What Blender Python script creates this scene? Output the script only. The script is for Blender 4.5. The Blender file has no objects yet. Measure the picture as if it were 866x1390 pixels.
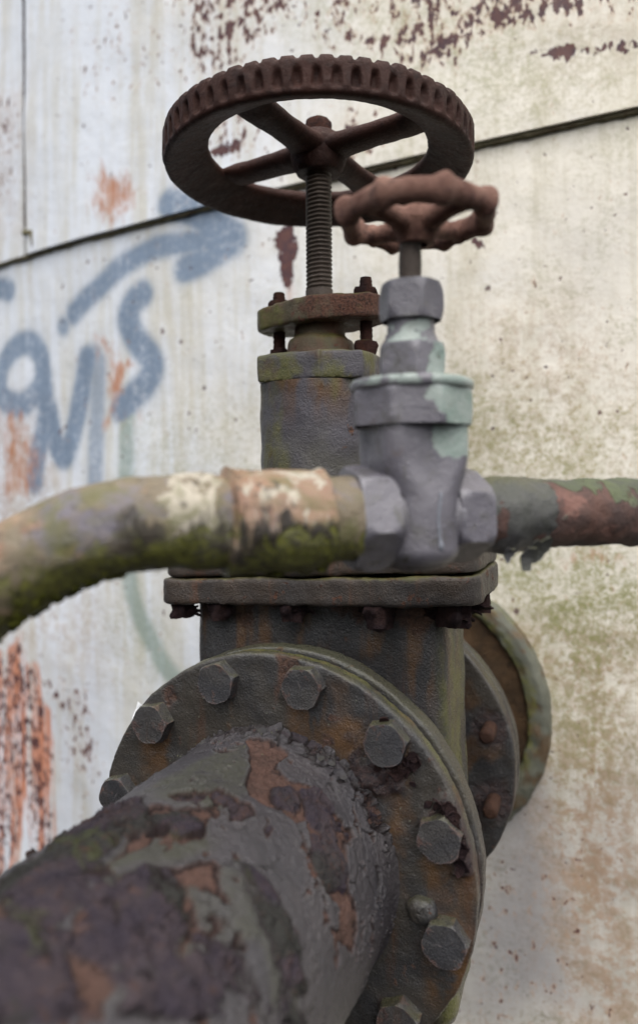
import bpy, math, random
import numpy as np
from mathutils import Matrix, Vector

# ------------------------------------------------------------------ set-up
sc = bpy.context.scene
C = sc.collection
S = 0.17                      # metres per working unit (radius of the big pipe flange)
Z0 = 0.90                     # height of the big pipe's axis above the ground, metres
PI = math.pi

def world_pt(p):
    return Vector((p[0] * S, p[1] * S, p[2] * S + Z0))

# ------------------------------------------------------------------ camera
YAW, PITCH, ROLL = 0.3742, 0.0073, -0.0086
cam_data = bpy.data.cameras.new('camera')
cam = bpy.data.objects.new('camera', cam_data)
C.objects.link(cam)
cam.matrix_world = (Matrix.Translation(world_pt((1.5284, -3.9255, 1.8285)))
                    @ Matrix.Rotation(YAW, 4, 'Z') @ Matrix.Rotation(PI / 2 + PITCH, 4, 'X')
                    @ Matrix.Rotation(ROLL, 4, 'Z'))
cam_data.sensor_fit = 'HORIZONTAL'
cam_data.sensor_width = 24.0
cam_data.lens = 24.0 * 979.7 / 866.0
cam_data.shift_y = -45.0 / 866.0
cam_data.clip_start = 0.01
cam_data.clip_end = 200.0
cam_data.dof.use_dof = True
cam_data.dof.focus_distance = 3.62 * S
cam_data.dof.aperture_fstop = 3.2
sc.camera = cam

# ------------------------------------------------------------------ overcast daylight
SUN_EL, SUN_AZ = math.radians(65), math.radians(146)     # azimuth clockwise from +Y, seen from above
world = bpy.data.worlds.new('World')
sc.world = world
world.use_nodes = True
wt = world.node_tree
wt.nodes.clear()
sky = wt.nodes.new('ShaderNodeTexSky')
sky.sky_type = 'NISHITA'
sky.sun_disc = False
sky.sun_elevation = SUN_EL
sky.sun_rotation = SUN_AZ
sky.air_density = 1.0
sky.dust_density = 4.0
sky.ozone_density = 1.0
hs = wt.nodes.new('ShaderNodeHueSaturation')
hs.inputs['Saturation'].default_value = 0.35
bg = wt.nodes.new('ShaderNodeBackground')
bg.inputs['Strength'].default_value = 0.05
wo = wt.nodes.new('ShaderNodeOutputWorld')
wt.links.new(sky.outputs['Color'], hs.inputs['Color'])
wt.links.new(hs.outputs['Color'], bg.inputs['Color'])
wt.links.new(bg.outputs['Background'], wo.inputs['Surface'])
sun_data = bpy.data.lights.new('sun', 'SUN')
sun_data.energy = 1.5
sun_data.angle = math.radians(90)
sun_data.color = (1.0, 0.97, 0.93)
sun = bpy.data.objects.new('sun', sun_data)
C.objects.link(sun)
sd = Vector((math.sin(SUN_AZ) * math.cos(SUN_EL), math.cos(SUN_AZ) * math.cos(SUN_EL), math.sin(SUN_EL)))
sun.rotation_euler = sd.to_track_quat('Z', 'Y').to_euler()
sun.location = (0, -1.5, 4)

vs = sc.view_settings
vs.view_transform = 'Standard'
vs.look = 'None'
vs.gamma = 1.0
vs.use_curve_mapping = False
vs.exposure = 1.88
sc.render.engine = 'CYCLES'
sc.cycles.use_denoising = True
sc.cycles.max_bounces = 6

# ------------------------------------------------------------------ measured shapes of marks, paint and paths
# wall marks: (arc along the tank, height); pipe marks: (angle, distance along); face marks: (across, up)
STROKES=[(0,1.0,[(-3.685,3.66,0.117),(-3.507,3.767,0.115),(-3.281,3.871,0.114),(-2.96,4.031,0.111),(-2.563,4.133,0.108),(-2.15,4.128,0.105),(-1.766,4.093,0.102)]),(0,1.0,[(-2.271,4.509,0.134),(-2.042,4.403,0.132),(-1.806,4.264,0.13),(-1.58,4.104,0.128)]),(0,1.0,[(-2.126,3.886,0.133),(-1.893,3.934,0.131),(-1.58,4.05,0.128)]),(0,1.0,[(-1.807,4.209,0.157),(-1.685,4.087,0.156),(-1.726,4.025,0.156)]),(0,0.9,[(-3.869,3.551,0.087),(-3.856,3.533,0.087)]),(0,1.0,[(-5.417,4.214,0.124),(-5.073,4.154,0.121),(-4.881,4.095,0.119)]),(0,1.0,[(-5.086,2.919,0.138),(-5.047,3.218,0.137),(-4.801,3.396,0.135),(-4.476,3.441,0.132),(-4.263,3.28,0.13),(-4.236,3.064,0.13),(-4.327,2.893,0.13),(-4.61,2.752,0.133),(-4.91,2.811,0.136),(-5.086,2.919,0.138)]),(0,1.0,[(-4.235,3.135,0.138),(-4.18,2.775,0.137),(-4.212,2.493,0.137),(-4.304,2.212,0.138),(-4.379,1.892,0.139)]),(0,1.0,[(-4.123,2.665,0.137),(-4.012,2.343,0.135),(-3.875,2.146,0.134),(-3.739,2.297,0.133),(-3.605,2.699,0.132),(-3.463,3.161,0.13)]),(0,0.75,[(-3.374,3.186,0.107),(-3.301,3.078,0.106),(-3.329,2.747,0.106),(-3.341,2.448,0.106),(-3.361,1.882,0.106)]),(0,1.0,[(-2.682,3.716,0.138),(-2.812,3.644,0.139),(-2.867,3.49,0.14),(-2.772,3.286,0.139),(-2.602,3.109,0.137),(-2.553,2.978,0.137),(-2.626,2.841,0.137),(-2.821,2.712,0.139),(-2.978,2.609,0.141)]),(1,0.8,[(-2.902,2.523,0.096),(-2.908,1.971,0.096),(-2.913,1.383,0.096),(-2.857,0.871,0.095),(-2.76,0.587,0.095),(-2.607,0.333,0.094),(-2.44,0.101,0.092),(-2.277,-0.042,0.091),(-2.084,-0.108,0.09)])]
WALL_MARKS=[('speck',0.62,[(-2.218,6.471),(-2.127,6.652),(-0.796,6.229),(-0.942,5.883),(-1.314,5.787),(-1.471,5.595),(-1.963,5.588),(-2.135,5.81),(-2.087,6.147)]),('speck',0.22,[(-3.656,6.742),(-2.218,6.471),(-2.136,5.6),(-3.103,5.645),(-3.661,6.195)]),('speck',0.75,[(-0.459,5.565),(0.118,5.55),(0.597,5.618),(0.939,5.715),(1.991,5.714),(1.987,5.332),(1.579,5.353),(1.155,5.352),(0.879,5.293),(0.594,5.265),(0.358,5.225),(-0.008,5.335)]),('speck',0.45,[(-0.798,6.037),(-0.257,6.013),(0.599,5.795),(0.361,5.494),(-0.262,5.517),(-0.662,5.68)]),('patch',0.62,[(0.88,5.438),(1.047,5.518),(1.477,5.541),(1.818,5.529),(1.816,5.391),(1.476,5.401),(1.155,5.381),(0.99,5.345)]),('patch',0.68,[(1.098,5.117),(1.261,5.172),(1.472,5.093),(1.629,5.109),(1.833,5.095),(1.832,5.029),(1.628,5.009),(1.366,5.028),(1.232,5.012)]),('patch',0.9,[(-1.817,4.883),(-1.677,4.935),(-1.516,4.967),(-1.541,4.872),(-1.678,4.813)]),('speck',0.45,[(-1.839,5.211),(-1.32,5.19),(-1.247,4.843),(-1.719,4.774)]),('speck',0.35,[(-0.464,5.001),(-0.138,4.995),(-0.015,4.604),(-0.402,4.581)]),('speck',0.4,[(-5.05,6.404),(-4.585,6.25),(-4.669,5.269),(-5.065,4.938)]),('orange',0.75,[(-3.37,5.031),(-3.194,5.081),(-3.138,5.226),(-3.076,5.038),(-2.901,4.923),(-2.799,5.011),(-2.701,4.842),(-2.606,4.676),(-2.704,4.515),(-3.008,4.463),(-3.22,4.542),(-3.328,4.754)]),('patch',1.0,[(-1.134,4.099),(-0.958,4.097),(-0.946,3.94),(-0.991,3.72),(-1.021,3.561),(-1.094,3.583),(-1.151,3.872)]),('orange',0.8,[(-1.109,3.605),(-0.963,3.619),(-0.952,3.23),(-1.075,3.242)]),('patch',0.9,[(0.59,3.764),(0.671,3.784),(0.681,3.677),(0.624,3.661)]),('orange',0.6,[(-5.088,2.73),(-4.675,2.665),(-4.185,2.208),(-4.13,1.854),(-4.686,1.638),(-5.1,1.558)]),('orange',0.7,[(-3.323,3.38),(-3.108,3.405),(-2.995,3.18),(-2.774,3.093),(-2.732,2.961),(-2.999,2.757),(-3.141,2.438),(-3.284,2.312),(-3.232,2.774),(-3.205,3.168)]),('orange',0.5,[(-3.001,2.561),(-2.607,2.634),(-2.652,2.351),(-2.958,2.299)]),('streak',1.0,[(-5.321,-0.139),(-4.971,-0.117),(-4.828,-0.021),(-4.69,0.122),(-4.605,-0.242),(-4.349,-0.156),(-4.27,-0.558),(-4.151,-0.658),(-4.119,-1.372),(-4.086,-2.081),(-4.247,-2.319),(-4.454,-2.43),(-4.533,-1.714),(-4.662,-1.497),(-4.761,-2.398),(-5.094,-2.705),(-5.35,-2.841)]),('speck',0.5,[(-4.188,-0.303),(-3.916,-0.239),(-3.696,-0.278),(-3.556,-0.373),(-3.388,-0.666),(-3.325,-1.018),(-3.495,-1.235),(-3.85,-1.124),(-3.846,-0.747),(-4.149,-0.466)]),('speck',0.3,[(-3.852,-1.312),(-3.496,-1.35),(-3.499,-1.648),(-3.782,-1.671)]),('haze',1.0,[(0.886,0.594),(1.214,0.726),(1.786,0.754),(1.753,-2.244),(1.393,-2.318),(1.191,-1.522),(1.092,-0.694),(1.208,0.107)]),('speck',0.25,[(0.588,-1.053),(0.869,-1.124),(1.408,-0.987),(1.549,-2.285),(0.516,-2.519)]),('haze',0.42,[(0.574,3.326),(1.239,3.095),(1.805,2.559),(1.797,1.792),(0.559,1.801)]),('haze',0.35,[(-5.049,6.49),(-4.44,6.286),(-4.455,4.801),(-5.067,4.766)]),('orange',0.5,[(0.879,-0.094),(0.962,-0.057),(0.942,-0.429),(0.876,-0.466)]),('moss',0.95,[(0.552,1.158),(0.893,1.282),(1.791,1.245),(1.784,0.59),(1.419,0.125),(1.103,0.324),(0.887,0.651)]),('moss',0.55,[(0.85,2.462),(1.071,2.538),(1.232,2.445),(1.178,2.363),(0.905,2.373)]),('moss',0.62,[(0.334,2.754),(1.783,2.341),(1.796,1.683),(0.323,1.684)]),('moss',0.4,[(-2.722,2.55),(-1.344,2.508),(-1.349,1.947),(-2.728,1.896)]),('moss',0.35,[(-3.367,0.536),(-2.641,0.812),(-2.273,0.415),(-2.65,-0.125),(-3.154,0.031)]),('moss',0.4,[(-0.671,4.663),(0.588,4.677),(0.586,4.471),(-0.673,4.441)]),('moss',0.3,[(0.644,4.549),(1.828,4.644),(1.825,4.37),(0.699,4.306)]),('grey',1.0,[(0.537,-0.421),(0.99,-0.083),(1.256,-0.393),(1.405,-1.209),(1.549,-2.285),(0.281,-2.579)]),('grey',0.35,[(-4.226,-0.106),(-3.153,0.181),(-3.064,-1.587),(-4.248,-2.365)]),('grey',0.3,[(1.03,3.856),(1.821,4.04),(1.811,3.107),(1.239,3.038)]),('orange',0.75,[(1.273,1.189),(1.431,1.227),(1.612,1.214),(1.612,1.175),(1.43,1.154),(1.299,1.156)]),('haze',0.3,[(1.047,5.518),(1.837,5.415),(1.83,4.809),(1.151,4.981)]),('moss',0.65,[(0.658,0.29),(1.213,0.557),(1.784,0.59),(1.774,-0.338),(1.307,-0.555),(1.098,-0.129)]),('haze',0.5,[(0.33,2.397),(1.783,2.341),(1.778,1.902),(0.325,1.922)]),('haze',0.55,[(-5.808,2.929),(-4.068,2.631),(-3.826,1.515),(-4.219,0.701),(-5.834,0.569)]),('haze',0.4,[(-5.836,0.387),(-3.147,0.779),(-3.262,0.018),(-5.844,-0.339)]),('grey',0.6,[(1.201,-0.568),(1.927,-0.053),(1.902,-2.323),(1.287,-2.452)]),('moss',0.45,[(-1.465,6.232),(-0.797,6.101),(0.598,5.736),(1.81,4.868),(1.808,4.648),(0.587,4.618)])]
PIPE_MARKS=[('bare',[(1.617,-0.888),(1.458,-0.818),(1.255,-0.902),(1.249,-1.065),(1.109,-1.095),(0.975,-1.042),(0.886,-1.153),(0.846,-1.237),(0.909,-1.337),(1.012,-1.334),(1.143,-1.367),(1.243,-1.37),(1.396,-1.159)]),('bare',[(0.992,-1.059),(0.848,-1.042),(0.649,-1.066),(0.523,-1.149),(0.39,-1.256),(0.124,-1.261),(0.078,-1.331),(0.217,-1.426),(0.361,-1.39),(0.51,-1.445),(0.674,-1.385),(0.846,-1.237)]),('scale',[(1.169,-1.227),(1.089,-1.12),(0.986,-1.16),(0.943,-1.264),(1.034,-1.324)]),('scale',[(1.025,-1.13),(0.942,-1.005),(0.777,-1.026),(0.649,-1.129),(0.714,-1.237),(0.889,-1.223)]),('scale',[(0.776,-1.279),(0.645,-1.154),(0.503,-1.208),(0.408,-1.302),(0.468,-1.408),(0.642,-1.399)]),('green',[(1.88,-1.507),(1.811,-1.191),(1.638,-0.915),(1.405,-1.164),(1.26,-1.365),(1.267,-1.498),(1.356,-1.582),(1.645,-1.602)]),('crater',[(1.439,-1.492),(1.431,-1.523),(1.456,-1.554),(1.506,-1.572),(1.565,-1.568),(1.611,-1.544),(1.623,-1.512),(1.594,-1.485),(1.537,-1.471),(1.478,-1.474)]),('crater',[(1.111,-1.434),(1.097,-1.474),(1.113,-1.519),(1.153,-1.552),(1.202,-1.558),(1.243,-1.536),(1.261,-1.495),(1.245,-1.45),(1.203,-1.419),(1.151,-1.413)]),('crater',[(1.593,-1.013),(1.594,-1.032),(1.624,-1.048),(1.675,-1.052),(1.731,-1.04),(1.769,-1.018),(1.768,-1.0),(1.729,-0.992),(1.672,-0.993),(1.621,-0.999)]),('crater',[(0.966,-1.466),(0.96,-1.48),(0.964,-1.496),(0.976,-1.508),(0.992,-1.511),(1.006,-1.504),(1.012,-1.49),(1.008,-1.474),(0.995,-1.462),(0.979,-1.459)]),('scale',[(2.04,-1.966),(2.085,-1.766),(2.004,-1.626),(1.806,-1.57),(1.522,-1.737),(1.454,-1.82),(1.575,-1.907),(1.558,-2.043),(1.569,-2.13),(1.579,-2.268)]),('scale',[(1.564,-1.72),(1.42,-1.613),(1.278,-1.65),(1.227,-1.736),(1.33,-1.812),(1.459,-1.796)]),('bare',[(1.654,-1.649),(1.497,-1.629),(1.344,-1.545),(1.229,-1.699),(1.204,-1.758),(1.296,-1.822),(1.447,-1.817),(1.435,-1.934),(1.467,-2.014),(1.541,-1.899),(1.478,-1.829)]),('bare',[(1.363,-2.281),(1.349,-2.204),(1.291,-2.156),(1.087,-2.297),(0.934,-2.445),(1.01,-2.499),(1.241,-2.407)]),('mixed',[(2.167,-2.105),(1.717,-2.021),(1.558,-1.975),(1.383,-2.065),(1.195,-1.916),(1.069,-1.776),(0.874,-1.671),(0.71,-1.662),(0.527,-1.698),(0.133,-1.775),(1.261,-2.692)]),('scale',[(1.38,-2.084),(1.233,-1.941),(1.08,-1.959),(0.906,-2.16),(0.767,-2.12),(0.615,-2.187),(0.886,-2.409),(1.189,-2.22)]),('scale',[(1.722,-2.306),(1.569,-2.13),(1.411,-2.157),(1.359,-2.227),(1.405,-2.333),(1.483,-2.456)]),('green',[(1.451,-2.094),(1.541,-1.899),(1.35,-1.772),(1.151,-1.695),(1.122,-1.771),(1.235,-1.92),(1.389,-2.026),(1.317,-2.151)]),('bare',[(0.305,-1.459),(0.238,-1.342),(0.12,-1.323),(0.188,-1.437)])]
FACE_MARKS=[('bare',1,[(0.041,1.001),(0.158,0.993),(0.148,0.935),(0.075,0.822),(0.029,0.76),(0.049,0.894)]),('bare',1,[(-0.609,0.768),(-0.551,0.796),(-0.527,0.711),(-0.583,0.676)]),('stain',0.9,[(0.295,0.658),(0.381,0.74),(0.482,0.751),(0.53,0.639),(0.413,0.514),(0.328,0.55)]),('stain',0.6,[(0.331,0.887),(0.382,0.876),(0.381,0.716),(0.339,0.776)]),('stain',0.8,[(0.568,0.4),(0.629,0.375),(0.672,0.289),(0.67,0.138),(0.609,0.144),(0.602,0.329)]),('stain',0.8,[(0.781,0.133),(0.915,0.149),(0.889,0.071),(0.839,0.07),(0.822,-0.008)]),('stain',0.6,[(0.618,0.086),(0.652,0.051),(0.643,-0.035),(0.59,-0.029)]),('stain',0.6,[(0.898,0.122),(0.98,0.153),(0.978,-0.017),(0.937,-0.058)]),('stain',0.7,[(0.779,-0.108),(0.912,-0.072),(0.952,-0.177),(0.912,-0.145),(0.812,-0.117)]),('scale',1,[(0.416,0.568),(0.454,0.667),(0.489,0.534),(0.683,0.543),(0.673,0.458),(0.612,0.415),(0.487,0.362),(0.433,0.423)]),('scale',1,[(0.817,0.363),(0.86,0.435),(0.917,0.378),(0.949,0.318),(0.98,0.226),(0.979,0.129),(0.93,0.095),(0.881,0.11),(0.923,0.216),(0.916,0.305),(0.85,0.343),(0.723,0.281),(0.741,0.326)])]
SEAM=[(-6.21,4.48),(-5.07,4.421),(-4.183,4.401),(-2.147,4.422),(-0.207,4.466),(0.586,4.512),(1.201,4.546),(1.807,4.592),(2.469,4.66)]
VSEAM=[(-4.431,7.277),(-4.454,4.884)]
BEND_PATH=[(0.725,-1.554,1.708),(0.639,-1.615,1.705),(0.52,-1.72,1.704),(0.371,-1.854,1.707),(0.243,-1.958,1.713),(0.13,-2.035,1.702),(0.014,-2.102,1.67),(-0.097,-2.156,1.617),(-0.215,-2.201,1.542),(-0.344,-2.251,1.438),(-0.494,-2.309,1.296),(-0.688,-2.384,1.092),(-0.925,-2.475,0.831),(-1.42,-2.665,0.287),(-2.066,-2.913,-0.416),(-2.798,-3.194,-1.209)]

# ------------------------------------------------------------------ numpy noise
_rng = np.random.default_rng(7)
_perm = _rng.permutation(256).astype(np.int64)
_perm = np.concatenate([_perm, _perm, _perm])
_grad = _rng.normal(size=(256, 3))
_grad /= np.linalg.norm(_grad, axis=1)[:, None]

def perlin(P):
    P = np.asarray(P, float)
    i = np.floor(P).astype(np.int64)
    fr = P - i
    u = fr * fr * fr * (fr * (fr * 6 - 15) + 10)
    i &= 255
    out = 0
    for dx in (0, 1):
        wx = u[:, 0] if dx else 1 - u[:, 0]
        for dy in (0, 1):
            wy = u[:, 1] if dy else 1 - u[:, 1]
            for dz in (0, 1):
                wz = u[:, 2] if dz else 1 - u[:, 2]
                h = _perm[_perm[_perm[(i[:, 0] + dx) & 255] + ((i[:, 1] + dy) & 255)] + ((i[:, 2] + dz) & 255)]
                g = _grad[h]
                d = fr - np.array([dx, dy, dz])
                out = out + wx * wy * wz * (g * d).sum(1)
    return out * 1.4

def fbm(P, scale, octaves=4, gain=0.5, seed=0.0):
    P = np.asarray(P, float) * scale + seed
    a, s, out = 1.0, 1.0, 0
    for k in range(octaves):
        out = out + a * perlin(P * s + 13.7 * k)
        a *= gain
        s *= 2.03
    return out

def sstep(x, a, b):
    t = np.clip((x - a) / (b - a), 0, 1)
    return t * t * (3 - 2 * t)

def poly_sd(P, poly):
    """signed distance to a polygon, positive inside; only evaluated near it"""
    poly = np.array(poly, float)
    lo, hi = poly.min(0), poly.max(0)
    m = 0.6 * max(hi - lo) + 0.05
    sel = np.where((P[:, 0] > lo[0] - m) & (P[:, 0] < hi[0] + m) & (P[:, 1] > lo[1] - m) & (P[:, 1] < hi[1] + m))[0]
    out = np.full(len(P), -m)
    if len(sel) == 0:
        return out
    q = P[sel]
    d2 = np.full(len(q), 1e9)
    ins = np.zeros(len(q), bool)
    n = len(poly)
    for k in range(n):
        a, b = poly[k], poly[(k + 1) % n]
        e = b - a
        w = q - a
        t = np.clip((w @ e) / max(e @ e, 1e-12), 0, 1)
        d2 = np.minimum(d2, ((w - t[:, None] * e) ** 2).sum(1))
        c = (a[1] > q[:, 1]) != (b[1] > q[:, 1])
        dy = b[1] - a[1] if abs(b[1] - a[1]) > 1e-9 else 1e-9
        ins ^= c & (q[:, 0] < (b[0] - a[0]) * (q[:, 1] - a[1]) / dy + a[0])
    out[sel] = np.where(ins, 1, -1) * np.sqrt(d2)
    return out

# ------------------------------------------------------------------ mesh helpers (arrays of verts and faces, working units)
def grid(P, wrap_u=False, wrap_v=False):
    """P[nu, nv, 3] -> verts, quads"""
    nu, nv = P.shape[:2]
    idx = np.arange(nu * nv).reshape(nu, nv)
    a = np.concatenate([idx, idx[:1]], 0) if wrap_u else idx
    a = np.concatenate([a, a[:, :1]], 1) if wrap_v else a
    q = np.stack([a[:-1, :-1], a[1:, :-1], a[1:, 1:], a[:-1, 1:]], -1).reshape(-1, 4)
    return P.reshape(-1, 3), [tuple(x) for x in q] if len(q) < 50 else q

def join(*parts):
    V, F, o = [], [], 0
    for v, fc in parts:
        v = np.asarray(v, float)
        V.append(v)
        for x in (fc if not isinstance(fc, np.ndarray) else fc.tolist()):
            F.append(tuple(i + o for i in x))
        o += len(v)
    return np.concatenate(V), F

def vnormals(V, F):
    q = np.array([x if len(x) == 4 else (x[0], x[1], x[2], x[2]) for x in (F.tolist() if isinstance(F, np.ndarray) else F)])
    n = np.cross(V[q[:, 2]] - V[q[:, 0]], V[q[:, 3]] - V[q[:, 1]])
    tri = q[:, 2] == q[:, 3]
    if tri.any():
        n[tri] = np.cross(V[q[tri, 1]] - V[q[tri, 0]], V[q[tri, 2]] - V[q[tri, 0]])
    N = np.zeros_like(V)
    for k in range(4):
        np.add.at(N, q[:, k], n)
    return N / np.maximum(np.linalg.norm(N, axis=1), 1e-12)[:, None]

def roughen(V, F, amp, scale, octaves=4, seed=0.0, gain=0.5):
    N = vnormals(V, F)
    return V + N * (amp * fbm(V, scale, octaves, gain, seed))[:, None], F

def dense(prof, step):
    out = [prof[0]]
    for a, b in zip(prof[:-1], prof[1:]):
        L = math.dist(a, b)
        n = max(1, int(math.ceil(L / step)))
        for k in range(1, n + 1):
            out.append(tuple(a[i] + (b[i] - a[i]) * k / n for i in range(len(a))))
    return out

def lathe(prof, n, step=None):
    """profile of (r, z) round the z axis"""
    if step:
        prof = dense(prof, step)
    p = np.array(prof)
    t = np.linspace(0, 2 * PI, n, endpoint=False)
    P = np.stack([np.outer(np.cos(t), p[:, 0]), np.outer(np.sin(t), p[:, 0]), np.outer(np.ones(n), p[:, 1])], -1)
    return grid(P, wrap_u=True)

def rrect(w, g, r, n):
    """rounded rectangle loop, n points, half sizes w, g"""
    r = max(min(r, w, g), 1e-4)
    segs = []
    for cx, cy, a0 in ((w - r, g - r, 0), (-(w - r), g - r, PI / 2), (-(w - r), -(g - r), PI), (w - r, -(g - r), 1.5 * PI)):
        t = np.linspace(a0, a0 + PI / 2, 13)
        segs.append(np.stack([cx + r * np.cos(t), cy + r * np.sin(t)], 1))
    p = np.concatenate(segs)
    p = np.concatenate([p, p[:1]])
    L = np.concatenate([[0], np.cumsum(np.linalg.norm(np.diff(p, axis=0), axis=1))])
    u = np.linspace(0, L[-1], n, endpoint=False)
    return np.stack([np.interp(u, L, p[:, 0]), np.interp(u, L, p[:, 1])], 1)

def prism(loop, prof, step=0.03):
    """loop(inset) -> (n,2); prof list of (inset, z)"""
    prof = dense(prof, step)
    P = np.stack([np.concatenate([loop(i), np.full((len(loop(i)), 1), z)], 1) for i, z in prof], 1)
    return grid(P, wrap_u=True)

def poly_loop(pts, n):
    """closed polygon with evenly spread points; inset by scaling towards the middle"""
    p = np.array(pts + pts[:1], float)
    L = np.concatenate([[0], np.cumsum(np.linalg.norm(np.diff(p, axis=0), axis=1))])
    u = np.linspace(0, L[-1], n, endpoint=False)
    q = np.stack([np.interp(u, L, p[:, 0]), np.interp(u, L, p[:, 1])], 1)
    R = np.linalg.norm(q, axis=1).max()
    return lambda inset: q * max(1 - inset / R, 0.002)

def hexr(t, R, k=6):
    """radius of a regular k-gon with corner radius R at angle t"""
    a = PI / k
    return R * math.cos(a) / np.cos((np.mod(t, 2 * a)) - a)

def hex_head(R, h, n=60, chamfer=0.8, rows=6, k=6, both=False, wear=0.0, seed=0.0):
    """hexagonal nut or bolt head standing on z=0"""
    t = np.linspace(0, 2 * PI, n, endpoint=False)
    hr = hexr(t, R, k)
    cols = []
    zs = np.linspace(0, h, rows)
    for z in zs:
        lim = R * (1.0 - (1 - chamfer) * max(0, (z - 0.7 * h) / (0.3 * h)) ** 1.4)
        if both:
            lim = min(lim, R * (1.0 - (1 - chamfer) * max(0, (0.3 * h - z) / (0.3 * h)) ** 1.4))
        cols.append((np.minimum(hr, lim), z))
    last = cols[-1][0]
    for s_ in (0.9, 0.6, 0.3, 0.02):
        cols.append((last * s_, h * (1.0 + 0.04 * (1 - s_))))
    P = np.stack([np.stack([r * np.cos(t), r * np.sin(t), np.full(n, z)], 1) for r, z in cols], 1)
    V, F = grid(P, wrap_u=True)
    if wear:
        V, F = roughen(V, F, wear, 14 / (R * 10), 3, seed)
    return V, F

def tube(path, rad, n=40, closed=False):
    """sweep along a polyline (m,3) with radius array"""
    path = np.asarray(path, float)
    m = len(path)
    rad = np.broadcast_to(rad, (m,))
    T = np.gradient(path, axis=0)
    T /= np.linalg.norm(T, axis=1)[:, None]
    up = np.array([0, 0, 1.0]) if abs(T[0, 2]) < 0.9 else np.array([1.0, 0, 0])
    B = up - (T @ up)[:, None] * T
    B /= np.linalg.norm(B, axis=1)[:, None]
    Nn = np.cross(T, B)
    t = np.linspace(0, 2 * PI, n, endpoint=False)
    P = path[None] + rad[None, :, None] * (np.cos(t)[:, None, None] * Nn[None] + np.sin(t)[:, None, None] * B[None])
    return grid(P, wrap_u=True)

def smooth_path(pts, step):
    p = np.array(pts, float)
    L = np.concatenate([[0], np.cumsum(np.linalg.norm(np.diff(p, axis=0), axis=1))])
    # Catmull-Rom
    out = []
    q = np.concatenate([[2 * p[0] - p[1]], p, [2 * p[-1] - p[-2]]])
    for k in range(len(p) - 1):
        n = max(2, int(math.ceil((L[k + 1] - L[k]) / step)))
        t = np.linspace(0, 1, n, endpoint=False)[:, None]
        a, b, c, d = q[k], q[k + 1], q[k + 2], q[k + 3]
        out.append(0.5 * (2 * b + (c - a) * t + (2 * a - 5 * b + 4 * c - d) * t ** 2 + (3 * b - a - 3 * c + d) * t ** 3))
    return np.concatenate(out + [p[-1:]])

def xf(vf, M=None, loc=(0, 0, 0)):
    V, F = vf
    V = np.asarray(V, float)
    if M is not None:
        V = V @ np.array(M, float).T
    return V + np.array(loc, float), F

def rotz(a): c, s = math.cos(a), math.sin(a); return np.array([[c, -s, 0], [s, c, 0], [0, 0, 1]])
def roty(a): c, s = math.cos(a), math.sin(a); return np.array([[c, 0, s], [0, 1, 0], [-s, 0, c]])
def rotx(a): c, s = math.cos(a), math.sin(a); return np.array([[1, 0, 0], [0, c, -s], [0, s, c]])
TO_FRONT = rotx(PI / 2)       # local +z -> -y (towards the viewer, out of the flange face)

ORIGIN = {}
def add_mesh(name, V, F, smooth=40, attrs=None):
    V = np.asarray(V, float)
    me = bpy.data.meshes.new(name)
    if isinstance(F, np.ndarray):
        nF, k = F.shape
        me.vertices.add(len(V)); me.vertices.foreach_set('co', (V * S).astype(np.float32).ravel())
        me.loops.add(nF * k); me.loops.foreach_set('vertex_index', F.astype(np.int32).ravel())
        me.polygons.add(nF)
        me.polygons.foreach_set('loop_start', np.arange(0, nF * k, k, dtype=np.int32))
        me.polygons.foreach_set('loop_total', np.full(nF, k, np.int32))
        me.update(calc_edges=True)
    else:
        me.from_pydata((V * S).tolist(), [], [tuple(int(i) for i in x) for x in F])
    me.validate()
    if attrs:
        for an, av in attrs.items():
            at = me.attributes.new(an, 'FLOAT', 'POINT')
            at.data.foreach_set('value', np.asarray(av, np.float32))
    me.shade_smooth()
    if smooth:
        me.set_sharp_from_angle(angle=math.radians(smooth))
    return me

def thing(name, loc, label, cat, group=None, rz=0.0):
    o = bpy.data.objects.new(name, None)
    o.empty_display_size = 0.02
    C.objects.link(o)
    o.location = world_pt(loc)
    o.rotation_euler = (0, 0, rz)
    o['label'] = label
    o['category'] = cat
    if group:
        o['group'] = group
    ORIGIN[o.name] = (np.array(loc, float), rz)
    return o

def part(name, vf, mat, parent, smooth=40, attrs=None, kind=None, label=None, local=False):
    """vf in absolute working units (or, local=True, in the parent's own frame)"""
    V, F = vf
    V = np.asarray(V, float)
    po, prz = ORIGIN[parent.name]
    if not local:
        V = (V - po) @ rotz(-prz).T
    mid = (V.min(0) + V.max(0)) / 2
    me = add_mesh(name, V - mid, F, smooth, attrs)
    me.materials.append(mat)
    o = bpy.data.objects.new(name, me)
    C.objects.link(o)
    o.parent = parent
    o.location = Vector((mid * S).tolist())
    ORIGIN[o.name] = (po + rotz(prz) @ mid, prz)
    if kind: o['kind'] = kind
    if label: o['label'] = label
    return o

def copy_part(src, parent, loc, rot, scale=1.0):
    """another piece that shares src's mesh; loc absolute working units"""
    o = src.copy()
    C.objects.link(o)
    o.parent = parent
    po, prz = ORIGIN[parent.name]
    o.location = Vector((rotz(-prz) @ (np.array(loc) - po) * S).tolist())
    o.rotation_euler = rot
    o.scale = (scale, scale, scale)
    return o

# ------------------------------------------------------------------ material helpers
def lin(h):
    h = h.lstrip('#')
    c = [int(h[i:i + 2], 16) / 255 for i in (0, 2, 4)]
    return tuple(x / 12.92 if x <= 0.04045 else ((x + 0.055) / 1.055) ** 2.4 for x in c) + (1.0,)

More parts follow.
